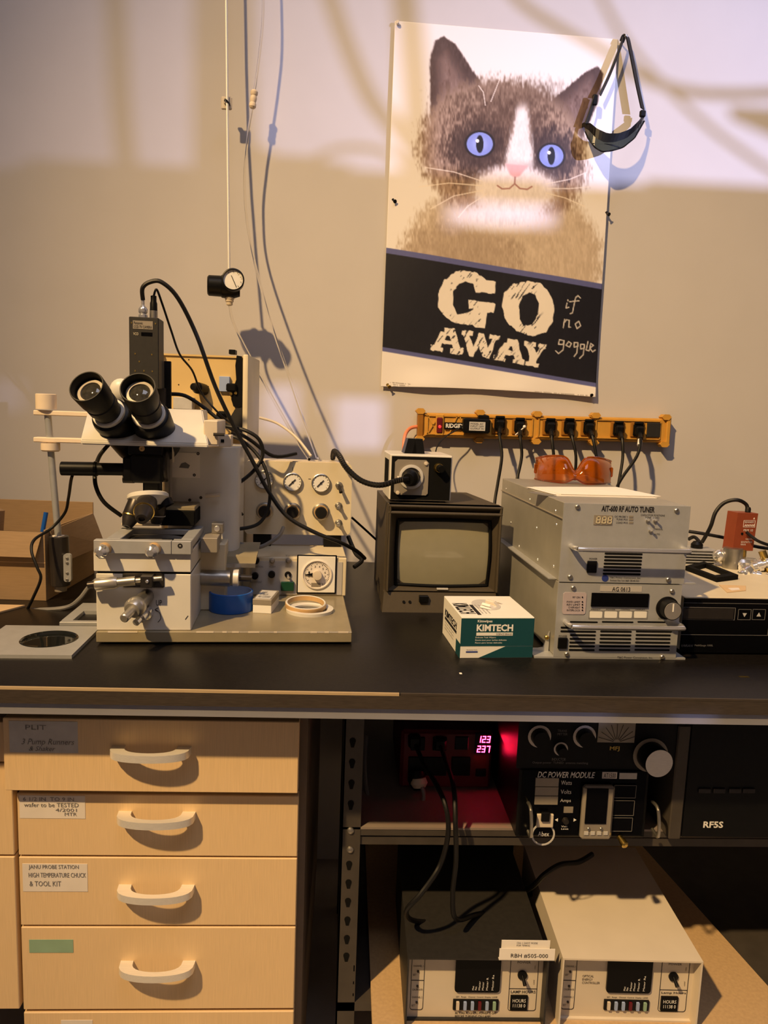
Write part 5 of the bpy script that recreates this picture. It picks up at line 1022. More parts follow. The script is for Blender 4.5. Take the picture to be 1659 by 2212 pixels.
# ------------------------------------------------------------------ monitor and light source
OF = Fr((0.079, -0.557, ZB), 2.5)
t = thing('video_monitor', OF, 'boxy brown grey tube monitor with pale screen on the bench', 'monitor')
a0, a1 = OF.v(836, 1200, 0).x, OF.v(1075, 1200, 0).x; zt = OF.v(960, 1091, 0).z; zc = OF.v(950, 1277, 0).z
b = MB(); b.hexa([(a0-0.004, 0.02, 0), (a1, 0.02, 0), (a1-0.012, 0.30, 0), (a0, 0.30, 0), (a0-0.002, 0.02, zt), (a1+0.002, 0.02, zt), (a1-0.012, 0.30, zt-0.004), (a0, 0.30, zt-0.004)]); b.build('cabinet', 'monitor_grey', t)
sx0, sz0, sx1, sz1 = OF.rect(858, 1126, 1056, 1264, 0.012)
# bezel: four sloping sides round the screen
b = MB(); O4 = [(a0, zc), (a1, zc), (a1+0.003, zt), (a0-0.001, zt)]; I4 = [(sx0-0.002, sz0-0.002), (sx1+0.002, sz0-0.002), (sx1+0.002, sz1+0.002), (sx0-0.002, sz1+0.002)]; dep = [0.0, 0.0, -0.012, -0.012]
for i in range(4):
    j = (i+1) % 4; b.hexa([(O4[i][0], dep[i], O4[i][1]), (O4[j][0], dep[j], O4[j][1]), (I4[j][0], 0.020, I4[j][1]), (I4[i][0], 0.020, I4[i][1]), (O4[i][0], 0.03, O4[i][1]), (O4[j][0], 0.03, O4[j][1]), (I4[j][0], 0.03, I4[j][1]), (I4[i][0], 0.03, I4[i][1])])
bz = b.build('bezel', 'monitor_grey', t, 30)
b = MB(); tk = 0.006
for (x0, z0, x1, z1) in ((a0-0.001, zt-tk, a1+0.003, zt), (a0-0.001, zt-0.020, a1+0.003, zt-0.014), (a0, zc, a0+0.005, zt), (a1-0.003, zc, a1+0.002, zt)): b.box((x0, -0.014, z0), (x1, 0.02, z1), 0.002)
b.build('bezel_rim', 'monitor_grey', t)
b = MB(); NX = 14; grid = []
for j in range(NX+1):
    row = []
    for i in range(NX+1):
        x, y = 2*i/NX-1, 2*j/NX-1; f_ = 1+0.03*(1-y*y); g_ = 1+0.03*(1-x*x)
        row.append(b.bm.verts.new(((sx0+sx1)/2+x*f_*(sx1-sx0)/2*.985, 0.022-0.012*(2-x*x-y*y)/2, (sz0+sz1)/2+y*g_*(sz1-sz0)/2*.985)))
    grid.append(row)
for j in range(NX):
    for i in range(NX): b.bm.faces.new((grid[j][i], grid[j][i+1], grid[j+1][i+1], grid[j+1][i]))
b.build('screen', 'screen', t)
b = MB()
for i in range(4):
    j = (i+1) % 4; P_ = [(sx0, sz0), (sx1, sz0), (sx1, sz1), (sx0, sz1)]; b.tube([(P_[i][0], 0.017, P_[i][1]), ((P_[i][0]+P_[j][0])/2+(0.002 if i == 1 else -0.002 if i == 3 else 0), 0.012, (P_[i][1]+P_[j][1])/2+(0.002 if i == 2 else -0.002 if i == 0 else 0)), (P_[j][0], 0.017, P_[j][1])], 0.0034, 8)
b.build('screen_gasket', 'black_plastic', t)
MB().hexa([(a0-0.008, -0.016, 0), (a1-0.002, -0.016, 0), (a1-0.002, 0.02, 0), (a0-0.008, 0.02, 0), (a0-0.004, -0.004, zc-0.003), (a1, -0.004, zc-0.003), (a1, 0.02, zc-0.003), (a0-0.004, 0.02, zc-0.003)]).build('control_panel', 'monitor_grey', t)
pbox(OF, 906, 1288, 926, 1302, -0.017, -0.005, 'door_latch', 'black_plastic', t, 0.001)
for x in (872, 885): MB().lathe(OF.v(x, 1300, -0.010), (0, -1, 0.3), [(0.003, -0.002), (0.003, 0.002), (0, 0.002)], 10).build('adjuster', 'black_plastic', t)
pbox(OF, 944, 1271, 968, 1274, -0.001, 0.004, 'badge', 'label_grey', t)
o = thing('dark_unit', Fr(WF.w(1092, 1283, ZB), 3), 'dark brown unit squeezed between the monitor and the silver tuner', 'unit'); q = WF.v(1092, 1135, float(o.location.y)).z-ZB
MB().box((-0.005, 0, 0), (0.035, 0.2, q), 0.003).build('case', 'charcoal', o); MB().box((-0.003, -0.003, q*.82), (0.033, 0, q*.86)).build('seam', 'black_plastic', o)
# light source
zt2 = zt-0.0005; LF = Fr(OF.world((0, 0.035, zt2)), 2.5)
t = thing('fiber_light_source', LF, 'white cased light source with black front on top of the monitor', 'light source')
l0, lz0, l1, lz1 = LF.rect(845, 987, 973, 1080, 0); lz0 = 0.004
for u in (l0+0.012, l1-0.02): MB().box((u, 0.005, 0), (u+0.012, 0.13, 0.0045)).build('foot', 'black_plastic', t)
MB().box((l0-0.003, 0.002, lz0), (l1+0.003, 0.15, lz1+0.004), 0.002).build('case', 'scope_white', t); MB().box((l0, 0, lz0+0.002), (l1, 0.003, lz1)).build('front_panel', 'black_matte', t)
u0, w0, u1, w1 = LF.rect(852, 993, 925, 1069, 0); MB().prism([(u0+.006, w0), (u1-.004, w0), (u1, w0+.004), (u1, w1-.006), (u1-.006, w1), (u0+.006, w1), (u0, w1-.006), (u0, w0+.006)], 'uw', -0.003, 0.0005).build('port_plate', 'tan_plate', t)
c = LF.v(888, 1030, -0.003)
MB().lathe(c, (0, -1, 0), [(0.026, 0), (0.026, 0.004), (0.022, 0.005), (0.020, 0.005)], 32).build('port_ring', 'label_grey', t)
for x, y in ((859, 1064), (920, 1001)): MB().lathe(LF.v(x, y, -0.003), (0, -1, 0), [(0.004, 0), (0.004, 0.003), (0, 0.004)], 12).build('screw', 'ctl_white', t)
MB().box(LF.v(858, 1036, -0.006), LF.v(869, 1029, -0.002)).build('tag', 'paper', t)
c2 = LF.v(946, 1010, 0); kb = MB().lathe(c2, (0.25, -1, -0.1), [(0.010, 0), (0.010, 0.006), (0.009, 0.010), (0, 0.010)], 20).build('dimmer_knob', 'brass', t); MB().lathe(c2+Vector((0.0024, -0.0095, -0.001)), (0.25, -1, -0.1), [(0.0085, 0), (0.0075, 0.010), (0, 0.0105)], 20).build('knob_cap', 'black_plastic', kb)
for x in (888, 905):
    q = LF.v(x, 983, 0.05); MB().hexa([(q.x-0.016, 0.045, lz1+0.003), (q.x+0.012, 0.045, lz1+0.003), (q.x+0.012, 0.10, lz1+0.003), (q.x-0.016, 0.10, lz1+0.003), (q.x-0.008, 0.05, lz1+0.036), (q.x+0.007, 0.05, lz1+0.036), (q.x+0.007, 0.095, lz1+0.036), (q.x-0.008, 0.095, lz1+0.036)]).build('handle_post', 'black_plastic', t)
b = MB()
for k in range(7): b.box((l0-0.0038, 0.03+k*0.013, lz0+0.03), (l0-0.0028, 0.036+k*0.013, lz1-0.01))
b.build('vent_slots', 'black_matte', t)
pw = LF.world(c); gt = thing('light_guide', Fr(pw), 'black ribbed fibre light guide plugged into the light source', 'light guide')
MB().lathe((0, 0.001, 0), (-0.35, -1, -0.15), [(0, 0), (0.0185, 0), (0.0185, 0.012), (0.015, 0.016), (0.012, 0.024), (0, 0.025)], 28).build('plug', 'black_plastic', gt)
gp = [Vector((-0.008, -0.022, -0.003)), Vector((-0.03, -0.03, -0.006))]+[WF.v(*q)-Vector(gt.location) for q in ((820, 1048, -.56), (780, 1038, -.54), (748, 1010, -.51), (733, 985, -.46), (722, 975, -.40), (719, 990, -.34))]
MB().tube(gp, 0.0058, 10).build('sheath', 'black_plastic', gt)
path = smooth_path(gp, 14); b = MB()
for i in range(10, len(path)-3, 2):
    b.lathe(path[i], path[i+1]-path[i-1], [(0.0056, -0.0012), (0.0066, 0), (0.0056, 0.0012)], 8)
b.build('ribs', 'gun', gt)

# ------------------------------------------------------------------ tissue carton
XF = Fr((0.2055, -0.861, ZB), 4.5); kw, kd, kh = 0.130, 0.148, 0.0735
t = thing('wipes_box', XF, 'white and teal lettered wipes carton at the bench front', 'box')
MB().box((0, 0, 0), (kw, kd, kh), 0.0008).build('carton', 'carton_white', t)
MB().prism([(-0.0002, kh*.30), (kw+.0002, kh*.30), (kw+.0002, kh-.002), (-0.0002, kh-.002)], 'uw', -0.0005, 0.0002).build('teal_panel', 'teal', t)
MB().prism([(kw*.26, 0.001), (kw+.0002, 0.001), (kw+.0002, kh*.29), (kw*.62, kh*.29)], 'uw', -0.0005, 0.0002).build('teal_panel', 'teal', t)
R = lambda a, c_, e, g: (kw*a, kh*c_, kw*e, kh*g)
text('Kimwipes', R(.22, .86, .42, .94), -0.0008, t, 'white_ink', bold=.02); text('KIMTECH', R(.21, .66, .71, .83), -0.0008, t, 'white_ink', bold=.035)
MB().box((kw*.21, -0.0008, kh*.555), (kw*.71, -0.0004, kh*.63)).build('white_bar', 'carton_white', t); text('SCIENCE BRAND', R(.48, .57, .70, .615), -0.0011, t, 'ink')
for k, s_ in enumerate(('Delicate Task Wipers', 'Essuie-tout pour taches delicates', 'Panos para tareas delicadas')): text(s_, R(.20, .485-k*.065, (.48, .63, .57)[k], .53-k*.065), -0.0008, t, 'white_ink')
MB().box((kw*.08, -0.0006, kh*.145), (kw*.24, -0.0002, kh*.175)).build('blue_line', 'blue_logo', t); text('Kimberly-Clark', R(.09, .19, .235, .22), -0.0006, t, 'ink')
# left side print
MB().box((-0.0004, 0.0, 0.0), (0.0002, kd*.22, kh*.35)).build('teal_corner', 'teal', t)
text('KIMTECH', (kd*.88, kh*.56, kd*.22, kh*.74), -0.0006, t, 'ink', plane='vw', bold=.03); MB().box((-0.0005, kd*.22, kh*.46), (0.0, kd*.88, kh*.53)).build('dark_bar', 'ink', t)
for k in range(3): text('Delicate Task Wipers', (kd*.85, kh*(.37-k*.08), kd*.35, kh*(.42-k*.08)), -0.0006, t, 'grey_ink', plane='vw')
MB().prism([(kw*.5+kw*.20*math.cos(k*PI/12), kd*.56+kd*.26*math.sin(k*PI/12)) for k in range(24)], 'uv', kh-.0005, kh+.0004).build('opening', 'label_grey', t)
b = MB(); n_ = 9
for k in range(n_):
    a0_, a1_ = k/n_, (k+1)/n_; f_ = lambda a_: (kw*(.36+.26*a_), kd*(.40+.28*a_), kh+.002+.010*math.sin(PI*a_)*(.6+.4*math.sin(k*1.7)))
    p_, q_ = f_(a0_), f_(a1_); b.hexa([(p_[0], p_[1], kh), (q_[0], q_[1], kh), (q_[0]+.02, q_[1]-.01, kh), (p_[0]+.02, p_[1]-.01, kh), (p_[0], p_[1], p_[2]), (q_[0], q_[1], q_[2]), (q_[0]+.012, q_[1]-.012, q_[2]*.99), (p_[0]+.012, p_[1]-.012, p_[2]*.99)])
b.build('tissue', 'paper', t)
text('KIMTECH', (kw*.02, kd*.62, kw*.24, kd*.14), kh+.0005, t, 'ink', plane='uv', turn=90, bold=.02); MB().box((kw*.25, kd*.10, kh), (kw*.30, kd*.55, kh+.0005)).build('dark_bar', 'ink', t)
for k in range(3): text('Kimwipes delicate', (kw*(.32+k*.05), kd*.55, kw*(.35+k*.05), kd*.15), kh+.0005, t, 'grey_ink', plane='uv', turn=90)

# ------------------------------------------------------------------ generator and tuner stack
TF = Fr((0.373, -0.851, ZB), 1.6); SD = 0.46
t = thing('rf_generator', TF, 'lower silver rack generator lettered AG 0613 with round knob', 'generator')
Wd = TF.v(1467, 1340, 0).x; H1 = TF.v(1340, 1260, 0).z
MB().box((0.002, 0.003, 0.004), (Wd-0.002, SD, H1-0.001), 0.0008).build('case', 'alu_case', t); fp = MB().box((0, 0, 0.002), (Wd, 0.003, H1-0.001)).build('front_panel', 'alu_panel', t)
MB().box((-0.034, 0.0, 0), (Wd+0.018, 0.05, 0.003)).build('foot_plate', 'alu_panel', t)
MB().prism([(0.0, 0.003), (-0.034, 0.003), (-0.030, 0.006), (-0.01, 0.010), (0.0, 0.04)], 'uw', 0.03, 0.034).build('corner_bracket', 'alu_panel', t)
screw(TF, 1181, 1377, 0.03, 0.004, t, 'brass')
pbox(TF, 1297, 1266, 1387, 1278, -0.0006, 0, 'name_strip', 'panel_grey', t); ptext('AG 0613', TF, 1322, 1268, 1361, 1277, -0.0006, t, 'ink')
prr(TF, 1216, 1280, 1266, 1327, 0.004, -0.0012, 0, 'status_panel', 'mauve', t)
for s_, y in (('RF ON', 1290), ('FWD LIMIT', 1300), ('REV LIMIT', 1306), ('OVERHEAT', 1312), ('INTERLOCK', 1318)):
    ptext(s_, TF, 1253-3.2*len(s_), y-2, 1253, y+2, -0.0012, t); MB().lathe(TF.v(1258, y, -0.0012), (0, -1, 0), [(0.0014, 0), (0.001, 0.001), (0, 0.001)], 8).build('status_light', 'black_gloss', t)
pbox(TF, 1278, 1282, 1402, 1312, -0.003, 0.0, 'display', 'black_gloss', t, 0.0006)
for k, s_ in enumerate(('PRESET', 'POWER', 'CONTROL', 'DISPLAY')):
    x = 1272+k*32; frame_line(TF, x, 1319, x+31, 1337, 0, 0.0006, 'key_outline', 'grey_ink', t); prr(TF, x+2, 1321, x+29, 1335, 0.002, -0.0008, 0, 'membrane_key', 'dial_white', t); ptext(s_, TF, x+5, 1315, x+25, 1318, 0, t)
c = TF.v(1441, 1313, 0); kb = MB().lathe(c, (0, -1, 0), [(0.0205, 0.0), (0.0205, 0.002), (0.0172, 0.003), (0.0165, 0.022), (0, 0.022)], 32).build('control_knob', 'black_plastic', t); MB().lathe(c+Vector((0, -0.0215, 0)), (0, -1, 0), [(0.0155, 0), (0.015, 0.001), (0, 0.0012)], 32).build('knob_face', 'satin', kb); MB().box(c+Vector((-0.001, -0.0235, -0.001)), c+Vector((0.001, -0.0225, 0.013))).build('index_mark', 'white_ink', kb)
ptext('CONTROL', TF, 1422, 1334, 1440, 1338, 0, t)
def louvre(fr, x0, y0, x1, y1, parent, v=0.0):
    u0, w0, u1, w1 = fr.rect(x0, y0, x1, y1, v); MB().prism(rrect(u0, w0, u1, w1, (w1-w0)*.45, 2), 'uw', v-0.0006, v+0.001).build('vent_slot', 'black_matte', parent)
for x0, x1 in ((1231, 1291), (1300, 1368), (1377, 1437)): louvre(TF, x0, 1342, x1, 1345, t)
for k, y in enumerate((1354, 1362, 1370, 1378, 1386, 1394, 1402)):
    for x0, x1 in ((1232 if k > 1 else 1211, 1288), (1297, 1365), (1374, 1452 if k < 2 else 1450)): louvre(TF, x0-k*.6, y, x1-k*.6, y+4, t)
pbox(TF, 1206, 1378, 1226, 1402, -0.004, 0, 'power_switch', 'black_plastic', t, 0.001); ptext('POWER', TF, 1207, 1372, 1225, 1376, 0, t)
for x, y in ((1238, 1270), (1451, 1277), (1224, 1413), (1430, 1419)): screw(TF, x, y, 0, 0.0042, t)
ptext('T&C Power Conversion, Inc.', TF, 1333, 1418, 1410, 1423, 0, t)
def rod_handle(fr, x0, x1, y0, y1, parent):
    p0, p1 = fr.v(x0, y0, 0), fr.v(x1, y1, 0); z_ = (p0.z+p1.z)/2
    MB().tube([(p0.x, 0.002, z_), (p0.x, -0.018, z_), (p0.x+0.004, -0.028, z_), (p0.x+0.012, -0.032, z_), ((p0.x+p1.x)/2, -0.032, z_), (p1.x-0.012, -0.032, z_), (p1.x-0.004, -0.028, z_), (p1.x, -0.018, z_), (p1.x, 0.002, z_)], 0.0045, 12, 5).build('handle', 'chrome', parent)
rod_handle(TF, 1222, 1462, 1341, 1349, t)
UF = Fr(TF.world((0.0, 0.0, H1)), 1.6)
t = thing('rf_auto_tuner', UF, 'upper silver AIT-600 RF auto tuner with chrome bar handle', 'tuner')
Wu = UF.v(1484, 1180, 0).x; H2 = UF.v(1350, 1090, 0).z
MB().box((0.002, 0.003, 0.0), (Wu-0.002, SD, H2), 0.0008).build('case', 'alu_case', t); MB().box((0, -0.001, 0.001), (Wu, 0.003, H2)).build('front_panel', 'alu_panel', t)
MB().box((-0.001, 0.003, H2-0.028), (0.002, SD, H2-0.027)).build('cover_seam', 'tan_plate', t)
MB().box((-0.012, 0.02, 0.0005), (0.002, SD-0.02, 0.0025)).build('flange', 'alu_panel', t); MB().box((Wu-0.002, 0.0, 0.0005), (Wu+0.022, 0.04, 0.0025)).build('flange', 'alu_panel', t)
for yv, wz in ((0.04, .02), (0.04, .095), (0.14, .012), (0.16, .07), (0.28, .012), (0.05, .118), (0.22, .118), (0.42, .118), (0.36, .05)): MB().lathe((0.002, yv, wz), (-1, 0, 0), [(0.003, 0), (0.0025, 0.001), (0, 0.0014)], 10).build('rivet', 'chrome', t)
v = -0.001
ptext('AIT-600 RF AUTO TUNER', UF, 1299, 1093, 1414, 1106, v, t, 'ink', bold=.03, shear=.08)
pbox(UF, 1283, 1113, 1323, 1134, v-0.001, v, 'display', 'tan_plate', t); seven(UF, '888', 1286, 1116, 1323, 1131, v-0.001, 'led_off', t, slant=.08, th=.13)
for s_, x0, y in (('DC PROBE V', 1328, 1116), ('TUNE POS', 1331, 1122), ('LOAD POS', 1331, 1129)): ptext(s_, UF, x0, y-2, 1356, y+2, v, t); 
for y in (1116, 1122, 1129): pbox(UF, 1359, y-2, 1368, y+2, v-0.0008, v, 'indicator', 'tan_plate', t)
ptext('CAPACITOR POSITIONS', UF, 1384, 1111, 1436, 1115, v, t); ptext('TUNE   LOAD', UF, 1393, 1116, 1424, 1120, v, t); ptext('MANUAL', UF, 1414, 1141, 1432, 1145, v, t); ptext('AUTO', UF, 1413, 1152, 1425, 1156, v, t); ptext('POWER', UF, 1273, 1205, 1290, 1209, v, t)
for x, y in ((1399, 1126), (1415, 1126), (1405, 1148)):
    p = UF.v(x, y, v); tg = MB().lathe(p, (0, -1, 0), [(0.0035, 0), (0.0035, 0.002), (0, 0.002)], 8).build('toggle_switch', 'steel', t); MB().cyl(p, p+Vector((0.001, -0.010, 0.004)), 0.0013, 0.002, 8).build('lever', 'chrome', tg)
pbox(UF, 1269, 1212, 1290, 1238, v-0.004, v, 'power_switch', 'black_plastic', t, 0.001)
for k in range(7): louvre(UF, 1306-k*.7, 1194+k*7.3, 1388-k*.7, 1198.5+k*7.3, t, v)
MB().lathe(UF.v(1307, 1249, v), (0, -1, 0), [(0.006, 0), (0.006, 0.0006), (0, 0.0006)], 20).build('maker_mark', 'blue_logo', t); ptext('T&C Power Conversion, Inc.', UF, 1317, 1246, 1384, 1250, v, t); ptext('Rochester New York 14609  585-482-5551', UF, 1318, 1252, 1380, 1256, v, t)
for x, y in ((1247, 1095), (1461, 1103), (1231, 1246), (1443, 1252)): screw(UF, x, y, v, 0.0042, t)
rod_handle(UF, 1234, 1474, 1177, 1187, t)
# papers and amber goggles on top
ZT3 = ZB+H1+H2
po = UF.w(1215, 1072, H2); P0 = UF.world((po.x, po.y, H2)); o = thing('paper_stack', Fr(P0, 6), 'loose white papers lying on the silver tuner top', 'papers')
for k, (dx, dy, r_) in enumerate(((0, 0, 0), (0.004, 0.006, 2), (-0.002, 0.01, -3), (0.012, 0.008, 6))):
    sh = MB().prism([(dx-0.012, dy), (dx+0.185, dy-0.006), (dx+0.175, dy+0.13+0.01*k), (dx-0.02, dy+0.125)], 'uv', 0.0002+k*0.0009, 0.0009+k*0.0009).build('sheet', 'paper', o)
MB().prism([(-0.030, -0.004), (-0.012, -0.002), (-0.03, 0.06), (-0.05, 0.05)], 'uv', 0.0002, 0.001).build('dark_sheet', 'grey_cable', o)
go = UF.w(1240, 1046, H2); G0 = UF.world((go.x, go.y, H2)); AMF = Fr(G0, -13); o = thing('amber_goggles', AMF, 'amber wraparound safety goggles resting on the silver tuner', 'goggles')
b = MB(); NG = 28; cols = []
gl, gr = AMF.v(1157, 1030, 0).x, AMF.v(1328, 1030, 0).x; gh = AMF.v(1200, 985, 0).z
for k in range(NG+1):
    a = -1+2*k/NG; x = (gl+gr)/2+a*(gr-gl)/2; y = 0.07*abs(a)**2.6-0.012*(1-a*a); top_ = gh*(1.0-.55*(abs(a)-.42)**2) - gh*.44*math.exp(-(a/.15)**2); bot_ = 0.001+0.010*math.exp(-(a/.16)**2)
    row = []
    for j in range(7):
        f_ = j/6; z_ = bot_+(top_-bot_)*f_; bulge = -0.012*math.sin(PI*f_)*(1-.5*math.exp(-(a/.16)**2))+0.016*f_*f_; row.append((x*(1), y+bulge+0.008*math.exp(-(a/.1)**2)*-.5, z_))
    cols.append(row)
V1 = [[b.bm.verts.new(p_) for p_ in r_] for r_ in cols]; V2 = [[b.bm.verts.new((p_[0]*.985+(gl+gr)/2*.015, p_[1]+0.003, p_[2])) for p_ in r_] for r_ in cols]
for k in range(NG):
    for j in range(6): b.bm.faces.new((V1[k][j], V1[k+1][j], V1[k+1][j+1], V1[k][j+1])); b.bm.faces.new((V2[k][j], V2[k][j+1], V2[k+1][j+1], V2[k+1][j]))
for k in range(NG): b.bm.faces.new((V1[k][0], V2[k][0], V2[k+1][0], V1[k+1][0])); b.bm.faces.new((V1[k][6], V1[k+1][6], V2[k+1][6], V2[k][6]))
for k in (0, NG):
    for j in range(6): b.bm.faces.new((V1[k][j], V1[k][j+1], V2[k][j+1], V2[k][j]))
b.build('lens', 'amber', o, 60)
b = MB(); b.tube([Vector(cols[k][6])+Vector((0, 0.002, 0.0)) for k in range(NG+1)], 0.0022, 6, 2); b.build('brow_rim', 'amber', o); MB().tube([Vector(cols[k][0])+Vector((0, 0.001, 0.0015)) for k in range(NG+1)], 0.002, 6, 2).build('lower_rim', 'amber', o)
for k in (0, NG): p_ = Vector(cols[k][3]); MB().box(p_+Vector((-0.003, -0.002, -0.010)), p_+Vector((0.003, 0.05, 0.012)), 0.002).build('side_arm', 'amber', o)

# ------------------------------------------------------------------ right hand side
DF = Fr((0.612, -0.813, ZB), 2.0)
t = thing('meter_chassis', DF, 'beige topped meter chassis with black front at the right bench end', 'instrument')
d0 = DF.v(1476, 1350, 0).x; dz = DF.v(1570, 1292, 0).z; d0 = max(d0, 0.0)
XW = 0.30
MB().box((d0, 0.004, 0.006), (d0+XW, 0.36, dz), 0.001).build('case', 'scope_cream', t); MB().box((d0-0.001, -0.002, 0.004), (d0+XW+0.001, 0.004, dz-0.001)).build('front_panel', 'black_gloss', t)
for u in (d0+0.03, d0+XW-0.05): MB().box((u, 0.02, 0), (u+0.02, 0.3, 0.0065)).build('foot', 'rubber', t)
pbox(DF, 1476, 1315, 1585, 1337, -0.004, -0.002, 'display', 'gun', t); frame_line(DF, 1474, 1312, 1588, 1339, -0.002, 0.0008, 'outline', 'grey_ink', t)
for x in (1594, 1625):
    frame_line(DF, x, 1316, x+28, 1339, -0.002, 0.0007, 'key_outline', 'grey_ink', t); q = DF.v(x+14, 1328, -0.002); s_ = 1 if x == 1625 else -1; MB().prism([(q.x-0.004, q.z-s_*0.003), (q.x+0.004, q.z-s_*0.003), (q.x, q.z+s_*0.004)], 'uw', -0.0028, -0.002).build('arrow', 'label_grey', t)
frame_line(DF, 1472, 1303, 1662, 1372, -0.002, 0.0006, 'outline', 'grey_ink', t); ptext('VARIAN', DF, 1470, 1392, 1495, 1397, -0.002, t, 'grey_ink', shear=.3); ptext('MultiGauge 1000L', DF, 1500, 1392, 1540, 1397, -0.002, t, 'grey_ink')
ZD = ZB+dz
# black frame, card, fittings on the chassis
def onD(x, y): return Vector(DF.world(DF.w(x, y, dz)))
c4 = [onD(*q) for q in ((1480, 1232), (1548, 1258), (1594, 1252), (1520, 1222))]; o = thing('open_tray', Fr(c4[0]), 'flat black open frame lying on the meter chassis', 'frame')
I4 = []; cc = sum(c4, Vector())/4
L4 = [c_-c4[0] for c_ in c4]; I4 = [q.lerp(cc-c4[0], .3) for q in L4]
for i in range(4):
    j = (i+1) % 4; MB().hexa([tuple(L4[i]), tuple(L4[j]), tuple(I4[j]), tuple(I4[i])]+[tuple(q+Vector((0, 0, 0.010))) for q in (L4[i], L4[j], I4[j], I4[i])]).build('rail', 'black_matte', o)
q = onD(1600, 1280); o = thing('paper_card', Fr(q, 12), 'small tan card lying at the right of the black frame', 'card'); MB().prism([(-0.03, 0.0), (0.02, 0.01), (0.05, 0.045), (0.0, 0.06)], 'uv', 0.0002, 0.0012).build('card', 'cardboard_board', o)
MB().prism([(-0.01, 0.012), (0.012, 0.016), (0.02, 0.03), (-0.004, 0.03)], 'uv', 0.0012, 0.0016).build('print', 'label_paper', o)
# heat sink
hq = WF.v(1515, 1218, -0.50); o = thing('finned_module', Fr((hq.x, -0.50, ZB)), 'finned aluminium module with black connector behind the silver tuner', 'module')
zz0, zz1 = WF.v(1515, 1226, -0.50).z-ZB, WF.v(1515, 1190, -0.50).z-ZB; hx0, hx1 = WF.v(1478, 1205, -0.5).x-hq.x, WF.v(1546, 1205, -0.5).x-hq.x
MB().box((hx0, 0.006, 0.0), (hx1, 0.06, zz1)).build('body', 'tan_plate', o)
for k in range(6):
    z_ = zz0+(zz1-zz0)*k/6; MB().box((hx0, -0.006, z_), (hx1, 0.008, z_+0.0022), 0.0005).build('fin', 'alu_panel', o)
MB().lathe(((hx0+hx1)/2, 0.02, zz1), (0, 0, 1), [(0.013, 0), (0.013, 0.012), (0.008, 0.018), (0, 0.018)], 16).build('connector', 'black_plastic', o)
MB().box((hx0, 0.0, zz1-0.001), (hx1, 0.05, zz1+0.003), 0.001).build('top_plate', 'alu_panel', o)
# valve assembly
VQ = Fr((WF.v(1610, 1230, -0.55).x, -0.55, ZD), 0); o = thing('vacuum_fitting', VQ, 'cluster of chrome vacuum fittings on the meter chassis', 'fitting')
A_ = lambda x, y, v: VQ.v(x, y, v)
base = A_(1606, 1206, 0.0); zb0 = A_(1606, 1240, 0).z
MB().lathe((A_(1580, 1225, 0.02).x, 0.02, 0), (0, 0, 1), [(0, 0), (0.02, 0), (0.02, 0.045), (0, 0.046)], 24).build('body', 'steel', o)
MB().lathe(A_(1600, 1205, 0.03)+Vector((0, 0, -0.01)), (0, 0, 1), [(0, -0.012), (0.034, -0.012), (0.036, -0.008), (0.036, 0.006), (0.03, 0.012), (0, 0.014)], 32).build('flange', 'chrome', o)
MB().ball(A_(1553, 1200, 0.03), 0.014).build('elbow', 'chrome', o)
MB().lathe(A_(1545, 1202, 0.03), (1, 0, -0.05), [(0, 0), (0.011, 0), (0.011, 0.04), (0, 0.04)], 20).build('pipe', 'steel', o)
for x, y, v, ax in ((1612, 1236, -0.03, (-1, -0.6, -0.5)), (1640, 1222, -0.01, (1, -0.3, 0.4)), (1635, 1246, -0.03, (1, -0.5, -0.2)), (1655, 1215, 0.0, (1, 0.2, -0.7))):
    MB().lathe(A_(x, y, v), ax, [(0, -0.012), (0.010, -0.012), (0.010, -0.004), (0.013, -0.003), (0.013, 0.006), (0.009, 0.007), (0.009, 0.014), (0.012, 0.015), (0.012, 0.02), (0.006, 0.024), (0, 0.026)], 16).build('coupling', 'chrome', o)
MB().box(A_(1612, 1246, 0.03), A_(1660, 1224, 0.0)+Vector((0, 0.03, 0)), 0.004).build('manifold', 'steel', o)
MB().lathe(A_(1646, 1190, 0.0), (0.4, -0.2, -1), [(0, 0), (0.008, 0), (0.008, 0.03), (0.011, 0.031), (0.011, 0.05), (0, 0.05)], 16).build('stem', 'brass', o)
MB().lathe(A_(1602, 1192, 0.03), (0, 0, -1), [(0, -0.006), (0.010, -0.006), (0.010, 0.02), (0, 0.02)], 16).build('neck', 'brass', o)
MB().box((-0.02, 0.0, 0.0), (0.05, 0.06, 0.012), 0.002).build('base', 'gun', o)
BQ = Fr(VQ.world(A_(1602, 1190, 0.02)+Vector((0, 0, 0.0))), 8); o = thing('gauge_sensor', BQ, 'orange boxed gauge sensor standing on the chrome fittings', 'sensor')
s0, sz0_, s1, sz1_ = BQ.rect(1588, 1108, 1634, 1189, 0); sh = (s1-s0)*.0
bx_ = MB().hexa([(s0-0.002, 0, 0.0), (s1-0.004, 0, -0.0), (s1-0.004, 0.035, 0.0), (s0-0.002, 0.035, 0.0), (s0+0.002, 0, sz1_), (s1, 0, sz1_-0.001), (s1, 0.035, sz1_-0.001), (s0+0.002, 0.035, sz1_)]).build('case', 'orange_box', o)
frame_line(BQ, 1606, 1124, 1631, 1139, 0, 0.0007, 'label_frame', 'white_ink', o)
for k in range(6):
    q = BQ.v(1609+k*3.6, 1135, 0); MB().prism([(q.x-0.001, q.z-0.002), (q.x+0.0006, q.z-0.002), (q.x+0.003, q.z+0.0022), (q.x+0.0014, q.z+0.0022)], 'uw', -0.0005, 0).build('stripe', 'white_ink', o)
